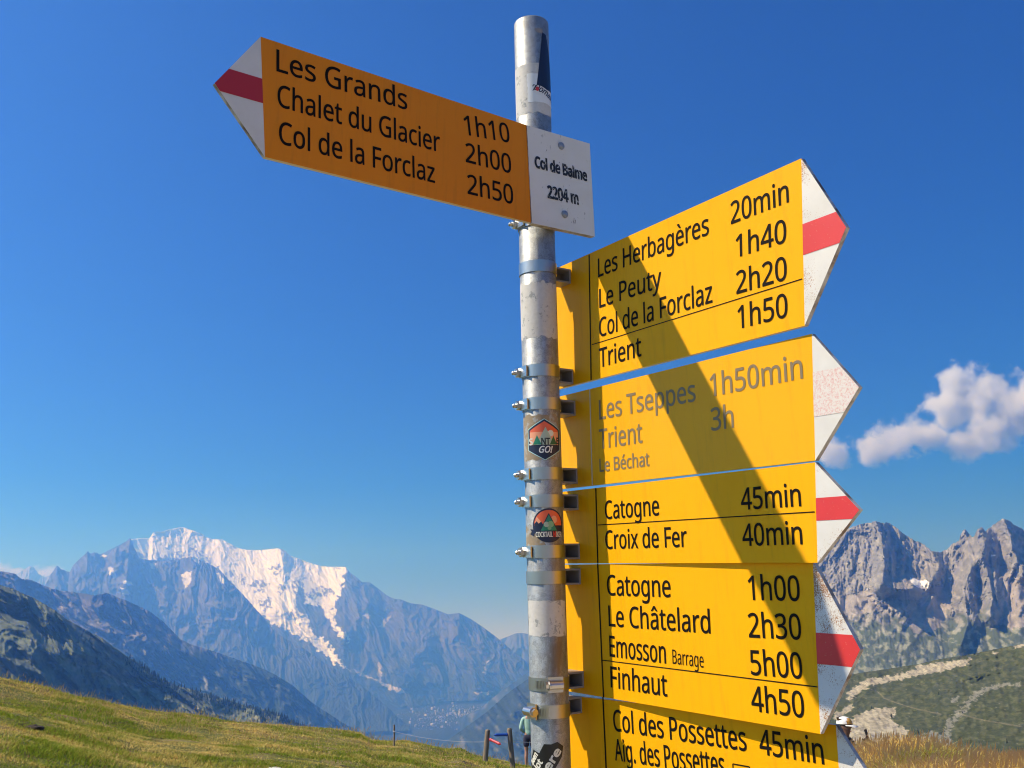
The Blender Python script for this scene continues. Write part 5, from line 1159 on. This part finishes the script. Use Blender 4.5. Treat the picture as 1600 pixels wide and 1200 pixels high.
def handle(root, a, b, m, label):
    bm = bmesh.new()
    d = (b - a).normalized(); l = (b - a).length
    rod(bm, a, a + d * l * 0.12, 0.014, 10)
    rod(bm, a + d * l * 0.12, a + d * l * 0.2, 0.040, 12)
    rod(bm, a + d * l * 0.2, b - d * l * 0.12, 0.030, 12, 0.034)
    rod(bm, b - d * l * 0.12, b, 0.034, 12, 0.012)
    bmesh.ops.recalc_face_normals(bm, faces=bm.faces)
    o = bm_obj('gate_handle', bm, m, root); o['label'] = label
p1, b1, t1 = fence_post(-1.95, -1.78, -5.03, 'weathered wooden post with a red gate handle, leaning right')
p2, b2, t2 = fence_post(-0.40, -0.56, -4.98, 'weathered wooden post with a blue gate handle, nearer the hiker')
handle(p1, polar(-1.70, FR_ - .05, el_z(FR_, -5.50)), polar(-1.05, FR_ - .3, el_z(FR_, -5.74)), M['gate_red'], 'red plastic gate handle')
handle(p2, polar(-0.58, FR_, el_z(FR_, -5.30)), polar(-1.42, FR_ - .1, el_z(FR_, -5.29)), M['gate_blue'], 'blue plastic gate handle')
bs_ = gpt(-7.0, 25.2)
stake = empty('fence_stake', bs_, 'thin grey fence stake standing alone on the grassy crest', 'fence stake')
bm = bmesh.new(); ts_ = polar(-7.02, 25.2, el_z(25.2, -4.62))
rod(bm, bs_ - Vector((0, 0, .2)), ts_, 0.022, 10, 0.02)
bm_obj('shaft', bm, M['post'], stake)
bm = bmesh.new(); rod(bm, ts_ - Vector((0, 0, .16)) - Vector((.03, 0, 0)), ts_ - Vector((0, 0, .16)) + Vector((.03, 0, 0)), 0.022, 10)
bm_obj('insulator', bm, M['s_white'], stake)
def wire(name, pts, label):
    bm = bmesh.new()
    for a, b in zip(pts[:-1], pts[1:]):
        rod(bm, a, b, 0.0045, 6)
    tag(bm_obj(name, bm, M['wire']), label, 'fence wire', 'wires of the pasture fence')
def sag(a, b, s, n=10): return [a.lerp(b, i / n) - Vector((0, 0, s * 4 * (i / n) * (1 - i / n))) for i in range(n + 1)]
wire('fence_wire', sag(ts_ - Vector((0, 0, .16)), t1 - Vector((0, 0, .27)), 0.08), 'thin pale wire between the lone stake and the red-handled post')
wire('fence_wire', sag(t2 - Vector((0, 0, .28)), polar(5.0, 25.0, el_z(25, -5.8)), 0.05), 'thin pale wire running from the blue-handled post behind the hiker')

# ------------------------------------------------------------------ stones in the grass
M['stone'] = mat('pale_stone', (0.5, 0.48, 0.44), 0.85)
base(M['stone'], ramp(M['stone'], noise(M['stone'], 12, 5), [(0.3, (0.36, 0.34, 0.30)), (0.7, (0.60, 0.58, 0.54))]))
def stone(az_, r, s, seed, label):
    p = gpt(az_, r)
    bm = bmesh.new()
    bmesh.ops.create_icosphere(bm, subdivisions=4, radius=1)
    V = np.array([v.co for v in bm.verts])
    k = 1 + 0.35 * fbm(V[:, 0] * 1.2 + V[:, 2], V[:, 1] * 1.2 - V[:, 2] + seed, seed, 4)
    for v, q in zip(bm.verts, k):
        v.co = Vector((v.co.x * s * 1.4 * q, v.co.y * s * q, v.co.z * s * 0.55 * q)) + p + Vector((0, 0, s * 0.25))
    tag(bm_obj('stone', bm, M['stone'], None, True), label, 'stone', 'pale stones in the grass')
stone(-13.55, 14.9, 0.085, 1, 'pale stone lying in the grass at the bottom edge of the slope')
stone(-13.95, 14.9, 0.06, 2, 'smaller pale stone touching the bigger one in the grass')
# clods of bare dark earth
M['earth'] = mat('dark_earth', (0.045, 0.032, 0.02), 0.95)
def clod(az_, r, s, label):
    p = gpt(az_, r)
    bm = bmesh.new(); bmesh.ops.create_icosphere(bm, subdivisions=4, radius=1)
    V = np.array([v.co for v in bm.verts])
    k = 1 + 0.5 * fbm(V[:, 0] * 2 + V[:, 2], V[:, 1] * 2 - V[:, 2], int(r * 10), 4)
    for v, q in zip(bm.verts, k):
        v.co = Vector((v.co.x * s * 1.6 * q, v.co.y * s * q, v.co.z * s * 0.5 * q)) + p
    tag(bm_obj('earth_mound', bm, M['earth'], None, True), label, 'earth mound', 'dark mole hills in the grass')
for az_, r, s, lab in ((-25.6, 16.2, 0.09, 'dark earth mound on the left part of the grassy slope'),
                       (-17.3, 12.9, 0.10, 'dark earth mound at the bottom edge of the slope near the pale stones')):
    clod(az_, r, s, lab)

# ------------------------------------------------------------------ people
def skin_mesh(name, nodes, edges, m, parent, sub=2):
    """nodes: key -> (position, radius); grown into one smooth surface"""
    bm = bmesh.new()
    ly = bm.verts.layers.skin.verify()
    vs = {}
    for i, (k, (p, r)) in enumerate(nodes.items()):
        v = bm.verts.new(Vector(p)); vs[k] = v
        v[ly].radius = (r, r) if not isinstance(r, tuple) else r
        v[ly].use_root = (i == 0)
    for a, b in edges: bm.edges.new((vs[a], vs[b]))
    me = bpy.data.meshes.new(name); bm.to_mesh(me); bm.free()
    o = bpy.data.objects.new(name, me); col.objects.link(o)
    s = o.modifiers.new('skin', 'SKIN'); s.use_smooth_shade = True
    if sub: 
        ss = o.modifiers.new('sub', 'SUBSURF'); ss.levels = sub; ss.render_levels = sub
    bpy.context.view_layer.update()
    me2 = bpy.data.meshes.new_from_object(o.evaluated_get(dg_()))
    bpy.data.objects.remove(o)
    me2.polygons.foreach_set('use_smooth', [True] * len(me2.polygons))
    return link(name, me2, m, parent)
M['skin'] = mat('skin', (0.42, 0.22, 0.14), 0.55)
M['skin_dark'] = mat('tanned_skin', (0.22, 0.11, 0.07), 0.55)
M['mint'] = mat('mint_cloth', (0.36, 0.55, 0.45), 0.8)
M['navy_cloth'] = mat('navy_cloth', (0.03, 0.03, 0.06), 0.8)
M['black_cloth'] = mat('black_cloth', (0.015, 0.015, 0.018), 0.8)
M['hair'] = mat('brown_hair', (0.06, 0.035, 0.02), 0.6)
M['shoe'] = mat('hiking_shoe', (0.08, 0.07, 0.06), 0.7)
M['cap_white'] = mat('white_cap_cloth', (0.78, 0.76, 0.72), 0.7)
M['cap_orange'] = mat('orange_cap_panel', (0.75, 0.35, 0.06), 0.7)
def person(loc, face, label, H, skin_m, top_m, low_m, arms, hood=False, cap=False, short_leg=True):
    """standing figure, height H, facing the direction 'face' (radians from +X)"""
    k = H / 1.75
    root = empty('person', loc, label, 'person')
    fx, fy = math.cos(face), math.sin(face)
    def P(side, fwd, up):     # side: + is the figure's left
        return Vector((loc.x + (fx * fwd - fy * side) * k, loc.y + (fy * fwd + fx * side) * k, loc.z + up * k))
    nodes = {'pelvis': (P(0, 0, 0.95), (0.135 * k, 0.10 * k)), 'waist': (P(0, 0, 1.08), (0.125 * k, 0.09 * k)), 'chest': (P(0, 0.01, 1.28), (0.15 * k, 0.105 * k)),
             'collar': (P(0, -0.005, 1.42), (0.10 * k, 0.075 * k)), 'neck': (P(0, 0, 1.50), 0.052 * k), 'jaw': (P(0, 0.022, 1.575), (0.060 * k, 0.07 * k)), 'skull': (P(0, 0.01, 1.655), (0.074 * k, 0.092 * k)), 'crown': (P(0, 0.0, 1.715), (0.052 * k, 0.062 * k))}
    edges = [('pelvis', 'waist'), ('waist', 'chest'), ('chest', 'collar'), ('collar', 'neck'), ('neck', 'jaw'), ('jaw', 'skull'), ('skull', 'crown')]
    for s, n in ((1, 'l'), (-1, 'r')):
        nodes[n + 'hip'] = (P(0.09 * s, 0, 0.88), 0.088 * k); nodes[n + 'knee'] = (P(0.10 * s, 0.02, 0.49), 0.055 * k)
        nodes[n + 'calf'] = (P(0.105 * s, -0.015, 0.33), 0.056 * k); nodes[n + 'ank'] = (P(0.105 * s, -0.02, 0.09), 0.036 * k)
        nodes[n + 'ball'] = (P(0.115 * s, 0.10, 0.035), 0.034 * k); nodes[n + 'toe'] = (P(0.12 * s, 0.17, 0.03), 0.026 * k)
        edges += [('pelvis', n + 'hip'), (n + 'hip', n + 'knee'), (n + 'knee', n + 'calf'), (n + 'calf', n + 'ank'), (n + 'ank', n + 'ball'), (n + 'ball', n + 'toe')]
        sh, elb, wr, hd = arms[n]
        nodes[n + 'sh'] = (P(*sh), 0.060 * k); nodes[n + 'el'] = (P(*elb), 0.042 * k); nodes[n + 'wr'] = (P(*wr), 0.029 * k); nodes[n + 'palm'] = (P(*hd), 0.034 * k)
        edges += [('collar', n + 'sh'), (n + 'sh', n + 'el'), (n + 'el', n + 'wr'), (n + 'wr', n + 'palm')]
        # four fingers and a thumb, loosely curled
        w_, h_ = Vector(wr), Vector(hd)
        d = (h_ - w_).normalized()
        side = Vector((0, 1, 0)) if abs(d.y) < 0.7 else Vector((0, 0, 1))
        side = (side - d * side.dot(d)).normalized()
        inn = d.cross(side).normalized() * (-s)
        for q in range(4):
            off = side * (0.024 - 0.016 * q)
            ln = (0.036, 0.042, 0.039, 0.030)[q]
            a = h_ + off + d * 0.025; b = a + d * ln + inn * 0.008; c = b + d * ln * 0.6 + inn * 0.022
            nodes[f'{n}f{q}a'] = (P(*a), 0.0095 * k); nodes[f'{n}f{q}b'] = (P(*b), 0.0085 * k); nodes[f'{n}f{q}c'] = (P(*c), 0.007 * k)
            edges += [(n + 'palm', f'{n}f{q}a'), (f'{n}f{q}a', f'{n}f{q}b'), (f'{n}f{q}b', f'{n}f{q}c')]
        a = w_.lerp(h_, 0.5) + side * 0.034; b = a + side * 0.014 + d * 0.032 + inn * 0.010
        nodes[n + 'ta'] = (P(*a), 0.011 * k); nodes[n + 'tb'] = (P(*b), 0.009 * k)
        edges += [(n + 'palm', n + 'ta'), (n + 'ta', n + 'tb')]
    nodes['nose'] = (P(0, 0.112, 1.625), 0.013 * k); edges.append(('skull', 'nose'))
    for s in (1, -1):
        nodes[f'ear{s}'] = (P(0.083 * s, 0.0, 1.635), 0.014 * k); edges.append(('skull', f'ear{s}'))
    skin_mesh('body', nodes, edges, skin_m, root)
    for s in (1, -1):
        bm = bmesh.new(); bmesh.ops.create_icosphere(bm, subdivisions=2, radius=0.011 * k, matrix=Matrix.Translation(P(0.032 * s, 0.088, 1.655)))
        bm_obj('eye', bm, M['s_black'], root, True)
    bm = bmesh.new(); oriented_box(P(0, 0.094, 1.572), Vector((-fy, fx, 0)), Vector((fx, fy, 0)), Vector((0, 0, 1)), 0.022 * k, 0.006 * k, 0.004 * k, bm)
    bm_obj('mouth', bm, M['red_dark'], root)
    # clothes: slightly larger shells on the same skeleton
    e = 0.016 * k
    big = lambda q, ex=e: (q[0], tuple(v + ex for v in q[1]) if isinstance(q[1], tuple) else q[1] + ex)
    tn = {m_: big(nodes[m_]) for m_ in ('waist', 'chest', 'collar')}
    tn = {'chest': tn['chest'], 'waist': tn['waist'], 'hem': (P(0, 0, 0.90), (0.165 * k, 0.13 * k)), 'collar': (P(0, -0.005, 1.43), (0.10 * k, 0.085 * k)), 'neckline': (P(0, -0.005, 1.475), 0.066 * k)}
    te = [('chest', 'waist'), ('waist', 'hem'), ('chest', 'collar'), ('collar', 'neckline')]
    for n in 'lr':
        tn[n + 'sh'] = big(nodes[n + 'sh']); tn[n + 'el'] = big(nodes[n + 'el']); tn[n + 'wr'] = big(nodes[n + 'wr'], 0.010 * k)
        te += [('collar', n + 'sh'), (n + 'sh', n + 'el'), (n + 'el', n + 'wr')]
    tp = skin_mesh('top', tn, te, top_m, root)
    ln = {'seat': (P(0, -0.005, 0.95), (0.155 * k, 0.125 * k)), 'belt': (P(0, 0, 1.03), (0.14 * k, 0.105 * k))}
    le = [('seat', 'belt')]
    for s, n in ((1, 'l'), (-1, 'r')):
        ln[n + 'h'] = (P(0.092 * s, 0, 0.86), 0.112 * k)
        ln[n + 'k'] = (P(0.10 * s, 0.01, 0.60 if short_leg else 0.49), 0.088 * k)
        le += [('seat', n + 'h'), (n + 'h', n + 'k')]
        if not short_leg:
            ln[n + 'a'] = (P(0.105 * s, -0.01, 0.12), 0.062 * k); le.append((n + 'k', n + 'a'))
    skin_mesh('shorts' if short_leg else 'trousers', ln, le, low_m, root)
    for s in (1, -1):
        skin_mesh('shoe', {'heel': (P(0.105 * s, -0.04, 0.05), 0.048 * k), 'mid': (P(0.11 * s, 0.06, 0.045), 0.047 * k), 'toe': (P(0.12 * s, 0.17, 0.035), 0.040 * k), 'cuff': (P(0.105 * s, -0.02, 0.12), 0.050 * k)}, [('heel', 'mid'), ('mid', 'toe'), ('heel', 'cuff')], M['shoe'], root)
    if hood:
        skin_mesh('hood', {'back': (P(0, -0.035, 1.66), (0.105 * k, 0.10 * k)), 'topp': (P(0, -0.02, 1.735), (0.07 * k, 0.07 * k)), 'nape': (P(0, -0.05, 1.52), (0.10 * k, 0.085 * k))}, [('back', 'topp'), ('back', 'nape')], top_m, root)
    else:
        skin_mesh('hair', {'back': (P(0, -0.03, 1.66), (0.084 * k, 0.085 * k)), 'topp': (P(0, -0.005, 1.725), (0.06 * k, 0.065 * k)), 'nape': (P(0, -0.055, 1.55), (0.062 * k, 0.045 * k))}, [('back', 'topp'), ('back', 'nape')], M['hair'], root)
    if cap:
        bm = bmesh.new()
        bmesh.ops.create_uvsphere(bm, u_segments=32, v_segments=18, radius=1)
        bmesh.ops.delete(bm, geom=[v for v in bm.verts if v.co.z < -0.12], context='VERTS')
        for v in bm.verts:
            c = v.co.copy(); v.co = P(c.x * 0.102, c.y * 0.118 + 0.005, 1.675 + c.z * 0.105)
        bmesh.ops.recalc_face_normals(bm, faces=bm.faces)
        cp = bm_obj('cap', bm, M['cap_white'], root, True)
        bm = bmesh.new()
        bmesh.ops.create_uvsphere(bm, u_segments=32, v_segments=18, radius=1)
        bmesh.ops.delete(bm, geom=[v for v in bm.verts if v.co.z < -0.05 or v.co.z > 0.78 or v.co.y < 0.45], context='VERTS')
        for v in bm.verts:
            c = v.co.copy(); v.co = P(c.x * 0.104, c.y * 0.120 + 0.005, 1.675 + c.z * 0.107)
        bm_obj('front_panel', bm, M['cap_orange'], cp, True)
        bm = bmesh.new()
        rows = []
        for q in range(17):
            a = math.pi * (q / 16)
            rows.append([bm.verts.new(P(math.cos(a) * 0.092, 0.045 + math.sin(a) * 0.075, 1.664)), bm.verts.new(P(math.cos(a) * 0.094, 0.055 + math.sin(a) * 0.145, 1.650 - 0.012 * math.sin(a)))])
        for a, b in zip(rows[:-1], rows[1:]): bm.faces.new((a[0], b[0], b[1], a[1]))
        o = bm_obj('peak', bm, M['cap_white'], cp, True)
        sm = o.modifiers.new('thick', 'SOLIDIFY'); sm.thickness = 0.004
    return root, P
relaxed = {'l': ((0.175, 0, 1.40), (0.235, -0.03, 1.13), (0.22, 0.05, 0.90), (0.215, 0.075, 0.83)), 'r': ((-0.175, 0, 1.40), (-0.235, -0.03, 1.13), (-0.22, 0.05, 0.90), (-0.215, 0.075, 0.83))}
pocket = {'l': ((0.175, 0, 1.40), (0.25, -0.06, 1.13), (0.16, 0.10, 1.02), (0.12, 0.15, 0.99)), 'r': ((-0.175, 0, 1.40), (-0.25, -0.06, 1.13), (-0.16, 0.10, 1.02), (-0.12, 0.15, 0.99))}
person(gpt(0.56, 29.6), math.radians(80), 'person in a mint hooded top and navy shorts, seen from behind beside the pole', 1.72, M['skin'], M['mint'], M['navy_cloth'], pocket, hood=True)
# hiker coming up behind the lowest board
hz_ = el_z(16.0, -4.45) - 1.79
hiker_at = polar(17.72, 16.0, hz_)
reach = {'l': ((0.175, 0, 1.40), (0.24, 0.05, 1.17), (0.10, 0.22, 1.39), (0.09, 0.27, 1.44)), 'r': ((-0.175, 0, 1.40), (-0.235, -0.03, 1.13), (-0.22, 0.05, 0.90), (-0.215, 0.075, 0.83))}
pr_, PP = person(hiker_at, math.radians(-35), 'hiker in a white and orange cap half hidden by the lowest board', 1.75, M['skin_dark'], M['black_cloth'], M['black_cloth'], reach, cap=True, short_leg=False)
pole_top, pole_bot = PP(0.09, 0.30, 1.49), PP(0.14, 0.62, 0.0)
tp_ = empty('trekking_pole', pole_bot, 'black trekking pole with a wrist loop held by the hiker in the cap', 'trekking pole')
bm = bmesh.new(); rod(bm, pole_bot, pole_top, 0.008, 10, 0.010); bm_obj('shaft', bm, M['black_cloth'], tp_)
bm = bmesh.new(); rod(bm, pole_top - (pole_top - pole_bot).normalized() * 0.02, pole_top + (pole_top - pole_bot).normalized() * 0.11, 0.017, 12, 0.021)
bm_obj('grip', bm, M['black_cloth'], tp_)
bm = bmesh.new()
lp = [PP(0.10, 0.30 + 0.055 * (1 - math.cos(a)) , 1.46 - 0.085 * (1 - math.cos(a * 0.5)) * 1.5 - 0.02 * math.sin(a)) + Vector((0.035 * math.sin(a), 0.02 * math.sin(a), 0)) for a in [2 * math.pi * i / 16 for i in range(17)]]
for a, b in zip(lp[:-1], lp[1:]):
    if (b - a).length > 1e-5: rod(bm, a, b, 0.006, 6)
bm_obj('wrist_loop', bm, M['residue'], tp_)

# ------------------------------------------------------------------ clouds (beyond the haze)
def cloud(name, label, az_, el_, dist, size, blobs, dens, scale, seed):
    """a box of air with cloud droplets: blobs = (x, z, y, rx, rz, ry) in units of the box half size"""
    c = polar(az_, dist, CAM_H + dist * math.tan(R(el_)))
    hx, hy, hz = size
    bm = bmesh.new()
    bmesh.ops.create_cube(bm, size=2)
    for v in bm.verts: v.co = Vector((v.co.x * hx, v.co.y * hy, v.co.z * hz))
    m = bpy.data.materials.new(name)
    m.use_nodes = True
    nt = m.node_tree
    nt.nodes.remove(nt.nodes['Principled BSDF'])
    tc = N(m, 'ShaderNodeTexCoord')
    nz = N(m, 'ShaderNodeTexNoise'); nz.inputs['Scale'].default_value = scale; nz.inputs['Detail'].default_value = 7; nz.inputs['Roughness'].default_value = 0.62
    off = N(m, 'ShaderNodeVectorMath', operation='ADD'); off.inputs[1].default_value = (seed * 1000.0, 0, 0)
    L(m, tc.outputs['Object'], off.inputs[0]); L(m, off.outputs[0], nz.inputs['Vector'])
    last = None
    for x, z, y, rx_, rz_, ry_ in blobs:
        s = N(m, 'ShaderNodeVectorMath', operation='SUBTRACT'); s.inputs[1].default_value = (x * hx, y * hy, z * hz)
        L(m, tc.outputs['Object'], s.inputs[0])
        d = N(m, 'ShaderNodeVectorMath', operation='DIVIDE'); d.inputs[1].default_value = (rx_ * hx, ry_ * hy, rz_ * hz)
        L(m, s.outputs[0], d.inputs[0])
        l = N(m, 'ShaderNodeVectorMath', operation='LENGTH'); L(m, d.outputs[0], l.inputs[0])
        o = N(m, 'ShaderNodeMath', operation='SUBTRACT'); o.inputs[0].default_value = 1.0; L(m, l.outputs['Value'], o.inputs[1])
        if last is None: last = o.outputs[0]
        else:
            mx = N(m, 'ShaderNodeMath', operation='MAXIMUM'); L(m, last, mx.inputs[0]); L(m, o.outputs[0], mx.inputs[1]); last = mx.outputs[0]
    k = N(m, 'ShaderNodeMath', operation='MULTIPLY_ADD'); k.inputs[1].default_value = 3.6; k.inputs[2].default_value = -1.78
    L(m, nz.outputs['Fac'], k.inputs[0])
    a = N(m, 'ShaderNodeMath', operation='ADD'); L(m, last, a.inputs[0]); L(m, k.outputs[0], a.inputs[1])
    cl = N(m, 'ShaderNodeMapRange'); cl.inputs['From Min'].default_value = 0.0; cl.inputs['From Max'].default_value = 0.95
    cl.inputs['To Min'].default_value = 0.0; cl.inputs['To Max'].default_value = dens
    L(m, a.outputs[0], cl.inputs['Value'])
    vp = N(m, 'ShaderNodeVolumePrincipled')
    vp.inputs['Color'].default_value = (0.965, 0.985, 1.0, 1); vp.inputs['Anisotropy'].default_value = 0.0
    vp.inputs['Density Attribute'].default_value = ''
    L(m, cl.outputs[0], vp.inputs['Density'])
    L(m, vp.outputs[0], nt.nodes['Material Output'].inputs['Volume'])
    o = bm_obj(name, bm, m)
    o.location = c
    o.rotation_euler = (0, 0, -R(az_))
    tag(o, label, 'cloud', 'clouds')
cloud('cloud', 'white puffy cloud in the blue sky right of the boards', 24.2, 11.2, 19000, (2100, 700, 1040),
      [(-0.885, -0.45, 0, 0.17, 0.27, 0.5), (-0.49, -0.47, 0, 0.19, 0.24, 0.6), (-0.33, -0.36, 0, 0.23, 0.30, 0.6), (-0.10, -0.32, 0, 0.24, 0.27, 0.6), (0.12, 0.10, 0, 0.17, 0.42, 0.6),
       (0.20, 0.52, 0, 0.20, 0.36, 0.6), (0.37, 0.22, 0, 0.25, 0.42, 0.7), (0.57, 0.12, 0, 0.25, 0.48, 0.7), (0.34, -0.46, 0, 0.32, 0.30, 0.8), (0.74, 0.0, 0, 0.27, 0.56, 0.8)], 0.014, 0.0024, 1)
cloud('cloud', 'small white cloud low on the far left above the ridge', -27.6, 3.9, 38000, (900, 500, 420), [(-0.3, 0, 0, 0.6, 0.7, 0.8), (0.35, -0.2, 0, 0.5, 0.5, 0.8)], 0.006, 0.0022, 3)
cloud('cloud', 'small white cloud peeping out behind the rock needles', -25.7, 3.65, 38000, (800, 500, 420), [(-0.1, 0.1, 0, 0.7, 0.7, 0.8), (0.3, -0.3, 0, 0.6, 0.5, 0.8)], 0.006, 0.0022, 5)

# ------------------------------------------------------------------ haze
bm = bmesh.new()
bmesh.ops.create_cube(bm, size=2)
ZB, ZT = FLOOR - 40, 2660.0
for v in bm.verts: v.co = Vector((v.co.x * 30500, v.co.y * 30500, ZB if v.co.z < 0 else ZT))
hm = bpy.data.materials.new('haze')
hm.use_nodes = True
hm.node_tree.nodes.remove(hm.node_tree.nodes['Principled BSDF'])
vp = N(hm, 'ShaderNodeVolumePrincipled')
vp.inputs['Color'].default_value = (0.15, 0.41, 1.0, 1)
vp.inputs['Absorption Color'].default_value = (1, 1, 1, 1)
vp.inputs['Density'].default_value = HAZE_DENSITY
vp.inputs['Anisotropy'].default_value = 0.5
vp.inputs['Density Attribute'].default_value = ''
L(hm, vp.outputs[0], hm.node_tree.nodes['Material Output'].inputs['Volume'])
tag(bm_obj('haze', bm, hm), 'thin blue haze over the valley', None, None, 'stuff')
